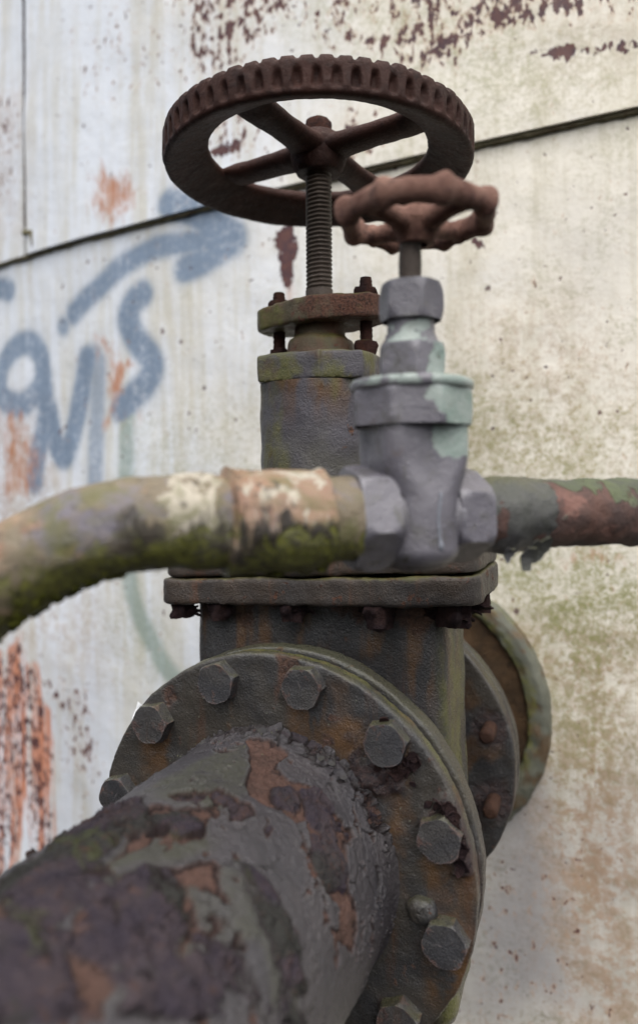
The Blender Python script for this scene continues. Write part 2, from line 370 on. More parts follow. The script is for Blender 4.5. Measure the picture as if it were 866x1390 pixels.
class G:
    """small wrapper round a node tree"""
    def __init__(self, name):
        self.m = bpy.data.materials.new(name)
        self.m.use_nodes = True
        self.t = self.m.node_tree
        self.t.nodes.clear()
        geo = self.t.nodes.new('ShaderNodeNewGeometry')
        sc_ = self.t.nodes.new('ShaderNodeVectorMath'); sc_.operation = 'SCALE'
        sc_.inputs['Scale'].default_value = 1.0 / S
        self.t.links.new(geo.outputs['Position'], sc_.inputs[0])
        self.pos = sc_.outputs[0]
        sep = self.t.nodes.new('ShaderNodeSeparateXYZ')
        self.t.links.new(geo.outputs['Normal'], sep.inputs[0])
        self.nz = sep.outputs['Z']
        self.point = geo.outputs['Pointiness']
    def put(self, sock, v):
        if isinstance(v, (int, float)): sock.default_value = v
        elif isinstance(v, tuple): sock.default_value = v
        else: self.t.links.new(v, sock)
    def op(self, o, a, b=0.0, c=0.0, clamp=False):
        n = self.t.nodes.new('ShaderNodeMath'); n.operation = o; n.use_clamp = clamp
        for k, v in enumerate((a, b, c)):
            self.put(n.inputs[k], v)
        return n.outputs[0]
    def add(self, a, b): return self.op('ADD', a, b)
    def mul(self, a, b): return self.op('MULTIPLY', a, b)
    def mx(self, a, b): return self.op('MAXIMUM', a, b)
    def stretch(self, v, x, y, z, off=(0, 0, 0)):
        n = self.t.nodes.new('ShaderNodeMapping')
        n.inputs['Scale'].default_value = (x, y, z)
        n.inputs['Location'].default_value = off
        self.put(n.inputs['Vector'], v)
        return n.outputs[0]
    def noise(self, scale, detail=6, rough=0.6, dist=0.0, vec=None, off=0.0):
        n = self.t.nodes.new('ShaderNodeTexNoise')
        n.inputs['Scale'].default_value = scale
        n.inputs['Detail'].default_value = detail
        n.inputs['Roughness'].default_value = rough
        n.inputs['Distortion'].default_value = dist
        v = vec if vec is not None else self.pos
        if off:
            v = self.stretch(v, 1, 1, 1, (off, off * 1.7, -off))
        self.t.links.new(v, n.inputs['Vector'])
        return n.outputs['Fac']
    def voro(self, scale, feature='F1', vec=None, rand=1.0):
        n = self.t.nodes.new('ShaderNodeTexVoronoi')
        n.feature = feature
        n.inputs['Scale'].default_value = scale
        n.inputs['Randomness'].default_value = rand
        self.t.links.new(vec if vec is not None else self.pos, n.inputs['Vector'])
        return n.outputs['Distance']
    def rng(self, v, a, b, lo=0.0, hi=1.0, smooth=True):
        n = self.t.nodes.new('ShaderNodeMapRange')
        n.interpolation_type = 'SMOOTHSTEP' if smooth else 'LINEAR'
        n.clamp = True
        self.put(n.inputs['Value'], v)
        n.inputs['From Min'].default_value = a; n.inputs['From Max'].default_value = b
        n.inputs['To Min'].default_value = lo; n.inputs['To Max'].default_value = hi
        return n.outputs['Result']
    def mix(self, fac, a, b, mode='MIX'):
        n = self.t.nodes.new('ShaderNodeMix'); n.data_type = 'RGBA'; n.blend_type = mode
        self.put(n.inputs['Factor'], fac)
        self.put(n.inputs[6], a); self.put(n.inputs[7], b)
        return n.outputs[2]
    def ramp(self, v, *stops):
        n = self.t.nodes.new('ShaderNodeValToRGB')
        cr = n.color_ramp
        while len(cr.elements) < len(stops): cr.elements.new(0.5)
        for e, (p, c) in zip(cr.elements, stops):
            e.position = p; e.color = c
        self.put(n.inputs['Fac'], v)
        return n.outputs['Color']
    def attr(self, name):
        n = self.t.nodes.new('ShaderNodeAttribute')
        n.attribute_name = name
        return n.outputs['Fac']
    def finish(self, color, rough=0.7, height=None, bump=0.4, dist=0.004, metal=0.0, spec=0.5, gain=1.0):
        if gain != 1.0:
            color = self.mix(1.0, color, (gain, gain, gain, 1.0), 'MULTIPLY')
        b = self.t.nodes.new('ShaderNodeBsdfPrincipled')
        self.put(b.inputs['Base Color'], color)
        self.put(b.inputs['Roughness'], rough)
        self.put(b.inputs['Metallic'], metal)
        self.put(b.inputs['Specular IOR Level'], spec)
        if height is not None:
            n = self.t.nodes.new('ShaderNodeBump')
            n.inputs['Strength'].default_value = bump
            n.inputs['Distance'].default_value = dist
            self.put(n.inputs['Height'], height)
            self.t.links.new(n.outputs['Normal'], b.inputs['Normal'])
        o = self.t.nodes.new('ShaderNodeOutputMaterial')
        self.t.links.new(b.outputs['BSDF'], o.inputs['Surface'])
        return self.m

def m_paint(name, p1, p2, rust=0.5, moss=0.3, r1='#6b4432', r2='#2c1d1b', m1='#5c5f22', scale=5.0, edge=0.5, streak=0.5, spec=0.3, rr=(0.3, 0.55), gain=0.66, specks=0.0, stain='#5d4630'):
    """old paint on cast iron: tonal drift, runs of rust, chipped-through spots, moss on what faces up"""
    g = G(name)
    big = g.noise(scale * 0.35, 5, 0.6, 0.4)
    mid = g.noise(scale * 1.6, 8, 0.68, 0.3, off=3.1)
    fine = g.noise(scale * 9, 6, 0.7, off=7.7)
    col = g.mix(g.rng(big, 0.35, 0.68), lin(p1), lin(p2))
    col = g.mix(g.rng(fine, 0.3, 0.75, 0.0, 0.45), col, g.mix(0.55, col, (0.02, 0.02, 0.022, 1)))
    # stains that run down
    run = g.noise(3.4, 6, 0.62, 0.2, vec=g.stretch(g.pos, 2.2, 2.2, 0.28))
    runs = g.mul(g.rng(run, 0.56, 0.74), streak)
    col = g.mix(runs, col, g.mix(g.rng(mid, 0.3, 0.7), lin(stain), lin(r1)))
    fs = g.attr('stain')
    col = g.mix(g.mul(fs, g.rng(mid, 0.25, 0.6, 0.35, 0.9)), col, g.mix(fine, lin('#7a5a34'), lin('#4b3120')))
    # chips through to rust
    th = 0.72 - 0.22 * rust
    chips = g.rng(g.add(mid, g.mul(g.rng(g.point, 0.5, 0.62), 0.22 * edge)), th, th + 0.035)
    chips = g.mx(chips, g.attr('rust'))
    rcol = g.mix(g.rng(fine, 0.35, 0.7), lin(r1), lin(r2))
    rcol = g.mix(g.attr('scale'), rcol, g.mix(g.rng(fine, 0.4, 0.7), lin('#2a1f24'), lin('#4a3632')))
    col = g.mix(chips, col, rcol)
    sc_ = g.attr('scale')
    col = g.mix(sc_, col, g.mix(g.rng(fine, 0.35, 0.7), lin('#241b20'), lin('#4b3733')))
    col = g.mix(g.mul(g.rng(g.point, 0.53, 0.62), g.rng(mid, 0.3, 0.6, 0.15, 0.6 * edge)), col, lin('#85868c'))
    # moss and algae
    if moss > 0:
        mm = g.mul(g.rng(g.add(g.mul(g.nz, 0.35), g.noise(scale * 0.9, 8, 0.7, 0.3, off=11.0)), 0.62, 0.92), moss)
        mm = g.mx(mm, g.mul(g.attr('moss'), g.rng(mid, 0.3, 0.6)))
        col = g.mix(mm, col, g.mix(g.rng(fine, 0.3, 0.7), lin(m1), lin('#6d6a3c')))
    if specks > 0:
        v = g.voro(scale * 6.5)
        sp = g.mul(g.rng(v, 0.10, 0.05), g.rng(g.noise(scale * 0.8, 3, 0.5, off=21), 0.52, 0.6))
        col = g.mix(g.mul(sp, specks), col, lin('#a8a8a0'))
    h = g.add(g.mul(chips, -0.55), g.mul(fine, 0.35))
    h = g.add(h, g.mul(g.mul(g.mx(chips, sc_), fine), 1.2))
    h = g.add(h, g.mul(mid, 0.18))
    h = g.add(h, g.mul(g.noise(scale * 22, 3, 0.6, off=15), 0.22))
    rough = g.add(g.rng(fine, 0.3, 0.7, rr[0], rr[1]), g.mul(g.mx(chips, sc_), 0.25))
    return g.finish(col, rough, h, 0.55, 0.006, 0.0, spec, gain)

def m_rust(name, c1, c2, c3, scale=7.0, bump=0.8, rough=(0.7, 0.95), moss=0.0, spec=0.15, dist=0.006, gain=0.7):
    g = G(name)
    big = g.noise(scale * 0.5, 6, 0.65, 0.5)
    mid = g.noise(scale * 2, 8, 0.7, 0.4, off=5)
    fine = g.noise(scale * 11, 5, 0.75, off=9)
    col = g.mix(g.rng(big, 0.35, 0.66), lin(c1), lin(c2))
    col = g.mix(g.rng(mid, 0.48, 0.72, 0, 0.8), col, lin(c3))
    col = g.mix(g.rng(fine, 0.45, 0.8, 0, 0.5), col, g.mix(0.6, col, (0.01, 0.008, 0.008, 1)))
    if moss:
        mm = g.mul(g.rng(g.add(g.mul(g.nz, 0.3), g.noise(scale * 1.1, 8, 0.7, off=17)), 0.6, 0.85), moss)
        col = g.mix(mm, col, lin('#5e6126'))
    h = g.add(g.mul(mid, 0.8), g.mul(fine, 0.5))
    return g.finish(col, g.rng(fine, 0.3, 0.7, rough[0], rough[1]), h, bump, dist, 0.0, spec, gain)

M = {}
M['iron'] = m_paint('grey_paint_on_iron', '#38383a', '#443f38', rust=0.46, moss=0.22, streak=0.75, specks=0.4, stain='#4a392c', r1='#5c4031', edge=0.8, rr=(0.2, 0.42), spec=0.5, gain=0.76)
M['bolt'] = m_paint('bolt_paint', '#36363a', '#403d3b', rust=0.62, moss=0.3, streak=0.3, scale=11, r1='#5a4034', r2='#33252a', edge=1.0, rr=(0.2, 0.42), spec=0.6, gain=0.8)
M['plate'] = m_paint('streaked_plate_paint', '#403c3b', '#4d4239', rust=0.54, moss=0.55, streak=1.0, scale=7, stain='#6b4a36', specks=0.4, r1='#6b4836')
M['neck'] = m_paint('bonnet_paint', '#545158', '#5b594f', rust=0.42, moss=0.75, streak=0.5, scale=5, r1='#6f4c36', stain='#4f4a36', m1='#5e5f3a')
M['gland'] = m_paint('gland_paint', '#55503a', '#6a4635', rust=0.62, moss=0.9, streak=0.5, scale=8, r1='#6e4433', m1='#575a24')
M['wheel'] = m_rust('brown_rusted_wheel', '#4a2f28', '#38241f', '#251818', scale=6, bump=0.45, rough=(0.45, 0.68), spec=0.12, gain=0.6)
M['small_wheel'] = m_rust('orange_rusted_wheel', '#9c786a', '#76544a', '#463437', scale=11, bump=1.0, rough=(0.5, 0.8), gain=0.95)
M['nut'] = m_rust('rusted_nut', '#5a3a30', '#3c2a2a', '#2a2024', scale=16, bump=1.0, moss=0.25)
M['dark_scale'] = m_rust('dark_rust_scale', '#33262a', '#46322f', '#221a1e', scale=18, bump=1.0)
M['stem'] = m_rust('threaded_steel', '#5c5149', '#4d4239', '#3f352f', scale=9, bump=0.3, rough=(0.4, 0.65), spec=0.3)
M['stud'] = m_rust('rusted_stud', '#4d372c', '#412e28', '#2e2322', scale=14, bump=0.5)
M['flake'] = m_paint('flaking_paint', '#38363b', '#454246', rust=0.38, moss=0.15, streak=0.2, scale=9)
M['pad'] = m_rust('rusted_pad', '#5a4632', '#46382a', '#2e2620', scale=9, moss=0.45)

# purple-grey paint over bronze, with bare verdigris
g = G('grey_paint_on_bronze')
big = g.noise(3.0, 5, 0.6); mid = g.noise(9, 7, 0.65, off=2); fine = g.noise(50, 5, 0.7, off=4)
col = g.mix(g.rng(big, 0.35, 0.65), lin('#69666f'), lin('#75727a'))
col = g.mix(g.rng(mid, 0.5, 0.75, 0, 0.5), col, lin('#4b494e'))
verd = g.rng(g.add(g.attr('verd'), g.mul(g.add(mid, -0.5), 2.4)), 0.46, 0.56)
col = g.mix(verd, col, g.mix(g.rng(mid, 0.35, 0.65), lin('#84988f'), lin('#a5b0aa')))
dirt = g.mul(g.rng(g.noise(6, 8, 0.7, 0.5, off=8), 0.5, 0.7), 0.75)
col = g.mix(dirt, col, g.mix(mid, lin('#4d4e34'), lin('#3f3a36')))
wh = g.rng(g.noise(4.5, 6, 0.65, 0.3, off=13, vec=g.stretch(g.pos, 1.6, 1.6, 0.5)), 0.68, 0.76)
col = g.mix(g.mul(wh, 0.7), col, lin('#a09fa3'))
rs2 = g.rng(g.noise(7, 7, 0.68, 0.6, off=71, vec=g.stretch(g.pos, 1.8, 1.8, 0.5)), 0.6, 0.7)
col = g.mix(g.mul(rs2, 0.7), col, g.mix(mid, lin('#6b5240'), lin('#4a4238')))
chip = g.rng(g.noise(17, 6, 0.68, 0.5, off=51), 0.63, 0.67)
col = g.mix(g.mul(chip, 0.8), col, g.mix(fine, lin('#3c3a36'), lin('#5c5a44')))
grain = g.noise(95, 3, 0.6, off=53)
col = g.mix(g.mul(g.rng(g.point, 0.52, 0.6), 0.5), col, lin('#9a9aa2'))
g_h = g.add(g.mul(grain, 0.22), g.mul(chip, -0.4))
g_h = g.add(g_h, g.mul(verd, -0.5))
g_h = g.add(g_h, g.add(g.mul(mid, 0.15), g.mul(fine, 0.25)))
M['bronze'] = g.finish(col, g.rng(mid, 0.3, 0.7, 0.24, 0.5), g_h, 0.45, 0.006, spec=0.6, gain=0.64)

# bent pipe: paint, limewash-like patches, tan, black drips, moss below
g = G('patchy_bent_pipe')
big = g.noise(3.2, 6, 0.62, 0.6); mid = g.noise(11, 8, 0.7, 0.5, off=3); fine = g.noise(45, 5, 0.7, off=6)
col = g.mix(g.rng(g.add(big, g.mul(g.add(mid, -0.5), 0.3)), 0.42, 0.55), lin('#66616a'), lin('#6f6452'))
col = g.mix(g.mul(g.rng(g.add(g.noise(4.2, 7, 0.65, 0.5, off=9), g.mul(g.attr('tan'), 0.2)), 0.56, 0.66), 0.85), col, g.mix(g.rng(mid, 0.35, 0.65), lin('#8a6650'), lin('#8f7a64')))
col = g.mix(g.mul(g.rng(g.add(g.noise(7, 8, 0.7, 0.6, off=14, vec=g.stretch(g.pos, 1.5, 1.5, 0.8)), g.mul(g.attr('pale'), 0.22)), 0.67, 0.70), 0.95), col, g.mix(fine, lin('#bab4a6'), lin('#948b7a')))
col = g.mix(g.mul(g.rng(g.noise(6, 7, 0.68, 0.4, off=33), 0.46, 0.62), 0.75), col, lin('#5b5a32'))
col = g.mix(g.rng(g.noise(15, 6, 0.7, 0.3, off=37), 0.57, 0.66, 0, 0.85), col, lin('#3a3028'))
low = g.add(g.nz, g.mul(g.add(g.noise(6, 7, 0.7, 0.3, off=19, vec=g.stretch(g.pos, 2.6, 2.6, 0.5)), -0.5), 3.0))
blk = g.mul(g.rng(low, 0.25, -0.15), g.attr('drip'))
col = g.mix(blk, col, g.mix(mid, lin('#1c1611'), lin('#2e261c')))
ms = g.rng(g.add(g.nz, g.mul(g.add(mid, -0.5), 3.0)), -0.1, -0.6)
col = g.mix(g.mul(ms, 0.9), col, g.mix(g.rng(fine, 0.3, 0.7), lin('#74752c'), lin('#3a3b1a')))
M['bend'] = g.finish(col, g.rng(mid, 0.3, 0.7, 0.38, 0.75), g.add(g.mul(mid, 0.8), g.mul(fine, 0.3)), 0.7, 0.006, gain=0.88)

# straight small pipe: rust with green paint remaining on top
g = G('rust_pipe_green_paint')
big = g.noise(4, 6, 0.62, 0.6); mid = g.noise(11, 8, 0.7, 0.4, off=3); fine = g.noise(60, 5, 0.7, off=6)
col = g.mix(g.rng(mid, 0.35, 0.65), lin('#5f4238'), lin('#43312d'))
col = g.mix(g.rng(g.noise(7, 6, 0.6, off=5), 0.55, 0.66), col, lin('#77544a'))
gp = g.rng(g.add(g.mul(g.nz, 0.22), g.noise(4.5, 5, 0.55, 0.9, off=12)), 0.66, 0.69)
col = g.mix(gp, col, g.mix(g.rng(big, 0.42, 0.66), lin('#474a40'), lin('#525a3c')))
M['rust_pipe'] = g.finish(col, 0.75, g.add(g.mul(gp, 0.7), g.add(g.mul(mid, 0.7), g.mul(fine, 0.3))), 0.7, 0.006, gain=0.78)
M['coupling'] = m_paint('coupling_paint', '#54564c', '#5d5c60', rust=0.35, moss=0.4, streak=0.3, scale=6)

# hero pipe: paint, bare orange rust, dark scale, algae
g = G('peeling_pipe_paint')
big = g.noise(2.2, 6, 0.6, 0.4); mid = g.noise(9, 9, 0.7, 0.4, off=3); fine = g.noise(55, 6, 0.72, off=6)
col = g.mix(g.rng(big, 0.38, 0.64), lin('#413e43'), lin('#4e494c'))
col = g.mix(g.mul(g.rng(mid, 0.45, 0.75), 0.5), col, lin('#353436'))
crk = g.voro(5.0, 'DISTANCE_TO_EDGE', vec=g.stretch(g.pos, 1.6, 1.0, 0.55))
cr = g.mul(g.rng(crk, 0.012, 0.004), g.rng(g.noise(3.3, 3, 0.5, off=31), 0.54, 0.6))
col = g.mix(cr, col, lin('#1d1a1c'))
gr = g.attr('green')
col = g.mix(g.mul(gr, g.rng(mid, 0.25, 0.65, 0.15, 0.75)), col, g.mix(g.rng(fine, 0.3, 0.7), lin('#47473e'), lin('#4f5038')))
rcol = g.mix(g.rng(mid, 0.32, 0.66), lin('#6a5047'), lin('#54413a'))
rcol = g.mix(g.rng(fine, 0.5, 0.75, 0, 0.7), rcol, lin('#33262a'))
col = g.mix(g.attr('rust'), col, rcol)
scol = g.mix(g.rng(mid, 0.35, 0.65), lin('#37303a'), lin('#4a4044'))
scol = g.mix(g.mul(g.rng(g.noise(2.9, 7, 0.55, 0.8, off=43), 0.48, 0.56), g.attr('dgreen')), scol, g.mix(g.rng(fine, 0.35, 0.65), lin('#3c3d38'), lin('#2d2c2a')))
scol = g.mix(g.mul(g.rng(g.noise(3.4, 7, 0.58, 0.9, off=47), 0.60, 0.65), 0.6), scol, g.mix(fine, lin('#5c4238'), lin('#45332d')))
scol = g.mix(g.mul(g.rng(g.noise(4.0, 7, 0.58, 0.6, off=49), 0.58, 0.66), g.attr('dgreen')), scol, lin('#474a30'))
scol = g.mix(g.mul(g.mul(g.attr('crust'), g.rng(mid, 0.45, 0.62)), 0.7), scol, lin('#5f4438'))
scol = g.mix(g.rng(fine, 0.5, 0.8, 0, 0.5), scol, lin('#1c1619'))
col = g.mix(g.attr('scale'), col, scol)
col = g.mix(g.mul(g.attr('edge'), 0.6), col, lin('#686664'))
col = g.mix(g.attr('crevice_shade'), col, g.mix(fine, lin('#171214'), lin('#2b2021')))  # near-black painted along flake edges and cracks as their undercut shadow
rough_ = g.add(g.rng(mid, 0.3, 0.7, 0.24, 0.46), g.mul(g.mx(g.attr('rust'), g.attr('scale')), 0.2))
M['pipe'] = g.finish(col, rough_, g.add(g.add(g.mul(mid, 0.6), g.mul(fine, 0.35)), g.mul(cr, -0.8)), 0.7, 0.008, 0.0, g.rng(g.mx(g.attr('scale'), g.attr('rust')), 0.0, 1.0, 0.55, 0.18), gain=0.60)

# tank shell: chalky white paint with graffiti, rust, algae
g = G('weathered_white_tank_paint')
big = g.noise(0.7, 5, 0.55, 0.3); mid = g.noise(4.5, 7, 0.65, 0.3, off=3); fine = g.noise(17, 7, 0.7, off=6)
runv = g.stretch(g.pos, 2.6, 2.6, 0.22)
run = g.noise(2.0, 7, 0.65, 0.2, vec=runv)
wx_ = g.t.nodes.new('ShaderNodeSeparateXYZ'); g.t.links.new(g.pos, wx_.inputs[0])
warm = g.rng(g.add(wx_.outputs['X'], g.mul(g.add(big, -0.5), 5.0)), -3.2, 0.8)
col = g.mix(warm, lin('#ccd1d9'), lin('#d3cec3'))
col = g.mix(g.rng(run, 0.42, 0.70, 0, 0.62), col, lin('#b3ad99'))
grit = g.noise(26, 6, 0.75, 0.2, off=61)
col = g.mix(g.mul(g.mul(g.rng(g.add(grit, g.mul(g.add(mid, -0.5), 0.5)), 0.5, 0.66), g.mul(g.add(g.mul(warm, 0.7), 0.1), g.rng(wx_.outputs['Z'], 9.6, 6.6, 0.3, 1.0))), 1.0), col, g.mix(g.rng(mid, 0.42, 0.58), lin('#a4835f'), lin('#8c8a66')))
col = g.mix(g.rng(fine, 0.52, 0.75, 0, 0.35), col, lin('#a39a86'))
col = g.mix(g.mul(g.attr('grey'), 0.8), col, lin('#7d7b7f'))
hz = g.mul(g.attr('haze'), g.rng(g.add(fine, g.mul(g.add(mid, -0.5), 0.8)), 0.35, 0.62))
col = g.mix(g.mul(hz, 0.9), col, g.mix(mid, lin('#a5836a'), lin('#8c7763')))
ms = g.mul(g.attr('moss'), g.rng(g.add(g.mul(g.add(mid, fine), 0.5), g.mul(g.add(grit, -0.5), 1.1)), 0.34, 0.66))
col = g.mix(g.mul(ms, 0.9), col, g.mix(fine, lin('#767c4e'), lin('#8a875c')))
gf = g.mul(g.attr('graffiti'), g.rng(g.add(fine, g.mul(g.add(run, -0.5), 0.6)), 0.25, 0.55, 0.52, 0.9))
col = g.mix(gf, col, g.mix(g.attr('graffiti_tone'), g.mix(mid, lin('#54687f'), lin('#6c7f96')), lin('#75877f')))
orr = g.attr('orange')
of = g.rng(g.add(g.mul(orr, 0.55), g.mul(g.noise(7, 8, 0.72, 0.4, off=11, vec=g.stretch(g.pos, 1.4, 1.4, 0.6)), 1.0)), 0.66, 0.98)
of = g.mul(of, g.rng(orr, 0.02, 0.25))
col = g.mix(g.mul(of, 0.9), col, g.mix(fine, lin('#b0764f'), lin('#96603f')))
stk = g.attr('streak')
sn = g.noise(3.4, 7, 0.62, 0.15, off=5, vec=g.stretch(g.pos, 3.2, 3.2, 0.22))
sf = g.mul(g.rng(g.add(sn, g.mul(g.add(fine, -0.5), 0.25)), 0.38, 0.6), g.rng(stk, 0.05, 0.5))
col = g.mix(g.mul(sf, 0.9), col, g.mix(mid, lin('#bf7a52'), lin('#a25c3c')))
spn = g.noise(13.0, 6, 0.6, 0.35, off=23, vec=g.stretch(g.pos, 1.3, 1.3, 0.75))
sdk = g.mul(g.rng(g.add(spn, g.mul(g.mx(g.attr('speck'), g.mul(stk, 0.62)), 0.3)), 0.695, 0.725), 1.0)
isol = g.mul(g.rng(g.noise(13, 4, 0.5, off=41), 0.69, 0.715), 0.85)
sdk = g.mx(g.mx(sdk, isol), g.rng(g.add(g.attr('patch'), g.mul(g.add(spn, -0.5), 2.4)), 0.46, 0.56))
halo = g.rng(g.add(spn, g.mul(g.attr('speck'), 0.3)), 0.63, 0.71)
col = g.mix(g.mul(halo, 0.35), col, lin('#b48a66'))
col = g.mix(sdk, col, g.mix(g.rng(fine, 0.35, 0.65), lin('#432f35'), lin('#5c3d38')))
M['wall'] = g.finish(col, g.rng(mid, 0.3, 0.7, 0.5, 0.75), g.add(g.mul(sdk, -0.6), g.add(g.mul(mid, 0.4), g.mul(fine, 0.2))), 0.35, 0.01, 0.0, 0.3)
M['weld'] = m_rust('dirty_weld', '#8a8468', '#6e6250', '#a39f8a', scale=9, moss=0.7)
M['ring'] = m_paint('lichened_ring', '#6e7064', '#7d7e70', rust=0.42, moss=0.6, streak=0.3, scale=8, m1='#7a7d3a', r1='#7a6a4a', specks=0.8)
M['run'] = m_paint('pale_paint_run', '#8f929c', '#80848e', rust=0.3, moss=0.1, streak=0.1, gain=0.75)
g = G('white_paper')
M['paper'] = g.finish(g.mix(g.rng(g.noise(14, 4, 0.6), 0.4, 0.7), lin('#eef0f2'), lin('#dcdfe2')), 0.8, g.noise(30, 4, 0.6), 0.1, 0.002)

# ================================================================== the tank wall
YW, RT = 1.85, 18.0
def shell(s, z, off):
    """arc length s, height z, outward offset -> point"""
    a = s / RT
    r = RT + off
    return np.stack([r * np.sin(a), YW + RT - r * np.cos(a), z], -1)
seam_s = np.array([p[0] for p in SEAM]); seam_z = np.array([p[1] for p in SEAM])
order = np.argsort(seam_s); seam_s, seam_z = seam_s[order], seam_z[order]
co = np.polyfit(seam_s, seam_z, 3)
def zseam(s): return np.polyval(co, np.clip(s, -6.2, 2.6))
VS = float(np.mean([p[0] for p in VSEAM]))

def wall_attrs(s, z):
    P = np.stack([s, z], 1)
    P3 = np.stack([s, z, 0 * s], 1)
    wob = np.stack([fbm(P3, 2.0, 4, 0.55, 1.0), fbm(P3, 2.0, 4, 0.55, 31.0)], 1)
    out = {k: np.zeros(len(s)) for k in ('speck', 'patch', 'orange', 'streak', 'haze', 'moss', 'grey', 'graffiti', 'graffiti_tone')}
    soft = dict(speck=(-0.22, 0.16), patch=(-0.07, 0.06), orange=(-0.2, 0.2), streak=(-0.12, 0.08), haze=(-0.45, 0.45), moss=(-0.35, 0.4), grey=(-0.4, 0.5))
    for k, w, poly in WALL_MARKS:
        amp = dict(patch=0.05, streak=0.04).get(k, 0.14)
        sd = poly_sd(P + wob * amp, poly)
        out[k] = np.maximum(out[k], w * sstep(sd, *soft[k]))
    for tone, w, pts in STROKES:
        d = np.full(len(s), 9.0)
        pts = np.array(pts)
        # smooth the stroke
        sm = smooth_path(pts, 0.05) if len(pts) > 2 else pts
        q = P + wob * 0.012
        sel = np.where((P[:, 0] > sm[:, 0].min() - 0.3) & (P[:, 0] < sm[:, 0].max() + 0.3) & (P[:, 1] > sm[:, 1].min() - 0.3) & (P[:, 1] < sm[:, 1].max() + 0.3))[0]
        for a, b in zip(sm[:-1], sm[1:]):
            e = b[:2] - a[:2]
            t = np.clip(((q[sel] - a[:2]) @ e) / max(e @ e, 1e-9), 0, 1)
            dd = np.linalg.norm(q[sel] - a[:2] - t[:, None] * e, axis=1) - (a[2] + (b[2] - a[2]) * t)
            d[sel] = np.minimum(d[sel], dd)
        mk = w * np.clip(sstep(d, 0.07, -0.06) + 0.12 * sstep(d, 0.25, 0.0), 0, 1)
        out['graffiti_tone'] = np.where(mk > out['graffiti'], float(tone), out['graffiti_tone'])
        out['graffiti'] = np.maximum(out['graffiti'], mk)
    return out

tank = thing('storage_tank', (0, YW, 0), 'rust-spotted white steel tank with blue graffiti behind the valves', 'tank')
def axis_pts(a, b, fine_a, fine_b, step):
    return np.concatenate([np.linspace(a, fine_a, 8, endpoint=False), np.arange(fine_a, fine_b, step), np.linspace(fine_b, b, 8)])
def shell_plate(s_pts, t_pts, off, lip):
    s, t = np.meshgrid(s_pts, t_pts, indexing='ij')
    z = zseam(s) + t
    P3 = np.stack([s, z, 0 * s], -1).reshape(-1, 3)
    bulge = (0.022 * fbm(P3, 0.45, 3, 0.5, 5.0) + 0.004 * fbm(P3, 3.0, 3, 0.5, 9.0)).reshape(s.shape)
    o = off + bulge
    if lip:
        o[:, 0] = -0.03           # the lower edge turns back onto the plate below
    P = shell(s, z, o)
    V, F = grid(P)
    return (V, F[:, ::-1] if isinstance(F, np.ndarray) else F), wall_attrs(s.ravel(), z.ravel())
sL = axis_pts(-12.0, 6.0, -7.2, 2.6, 0.03)
lower_t = np.concatenate([np.linspace(-14, -9.2, 8, endpoint=False), np.arange(-9.2, 0.25, 0.03)])
vf, at = shell_plate(sL, lower_t, 0.0, False)
part('shell_plate', vf, M['wall'], tank, 60, at)
up_t = np.concatenate([[0.0, 0.0005, 0.012], np.arange(0.03, 4.6, 0.032), np.linspace(4.7, 9, 10)])
for a, b, off in ((-12.0, VS - 0.03, 0.05), (VS + 0.03, 6.0, 0.07)):
    sp = sL[(sL > a) & (sL < b)]
    sp = np.concatenate([[a], sp, [b]])
    vf, at = shell_plate(sp, up_t, off, True)
    part('shell_plate', vf, M['wall'], tank, 60, at)
ss = np.arange(-7.4, 2.8, 0.03)
pth = shell(ss, zseam(ss) - 0.012 + 0.006 * fbm(np.stack([ss, 0 * ss, 0 * ss], 1), 3.0, 3), 0.02)
rr_ = 0.024 + 0.012 * fbm(np.stack([ss, 0 * ss, 0 * ss], 1), 6.0, 3, 0.5, 4)
part('weld_bead', roughen(*tube(pth, rr_, 10), 0.008, 14), M['weld'], tank)
zz = np.arange(0.25, 6.0, 0.05)
part('weld_bead', roughen(*tube(shell(np.full(len(zz), VS), float(zseam(VS)) + zz, 0.04), 0.032, 8), 0.008, 12), M['dark_scale'], tank)
bx = np.array([VS - 0.01, VS + 0.12, VS + 0.15]); bz = float(zseam(VS)) + np.array([0.24, 0.22, 0.05])
part('weld_bead', roughen(*tube(shell(bx, bz, 0.06), [0.04, 0.035, 0.02], 8), 0.01, 10), M['weld'], tank)

# nozzle: reinforcing ring, pad, stub and flange
prof = [(1.155, 1.93), (1.15, 1.84), (1.135, 1.80), (1.10, 1.775), (1.03, 1.77), (0.985, 1.785), (0.97, 1.86)]
V, F = lathe([(r, -y) for r, y in prof], 220, 0.02)
V = V @ rotx(PI / 2).T
V, F = roughen(V, F, 0.013, 9, 6, 2.0, 0.62)
rg = np.hypot(V[:, 0], V[:, 2])
part('nozzle_ring', (V, F), M['ring'], tank, 60, {'moss': 0.75 * sstep(-rg + 0.08 * fbm(V, 9, 5, 0.65, 3), -1.06, -1.0), 'stain': 0.8 * sstep(fbm(V, 5, 5, 0.6, 33), 0.05, 0.3)})
V, F = lathe([(0.98, -1.82), (0.6, -1.77), (0.55, -1.77)], 120, 0.03)
part('nozzle_pad', roughen(V @ rotx(PI / 2).T, F, 0.015, 7), M['pad'], tank, 60)
V, F = lathe([(0.62, -1.02), (0.62, -1.88)], 80, 0.05)
part('nozzle_pipe', roughen(V @ rotx(PI / 2).T, F, 0.01, 6), M['iron'], tank, 60)

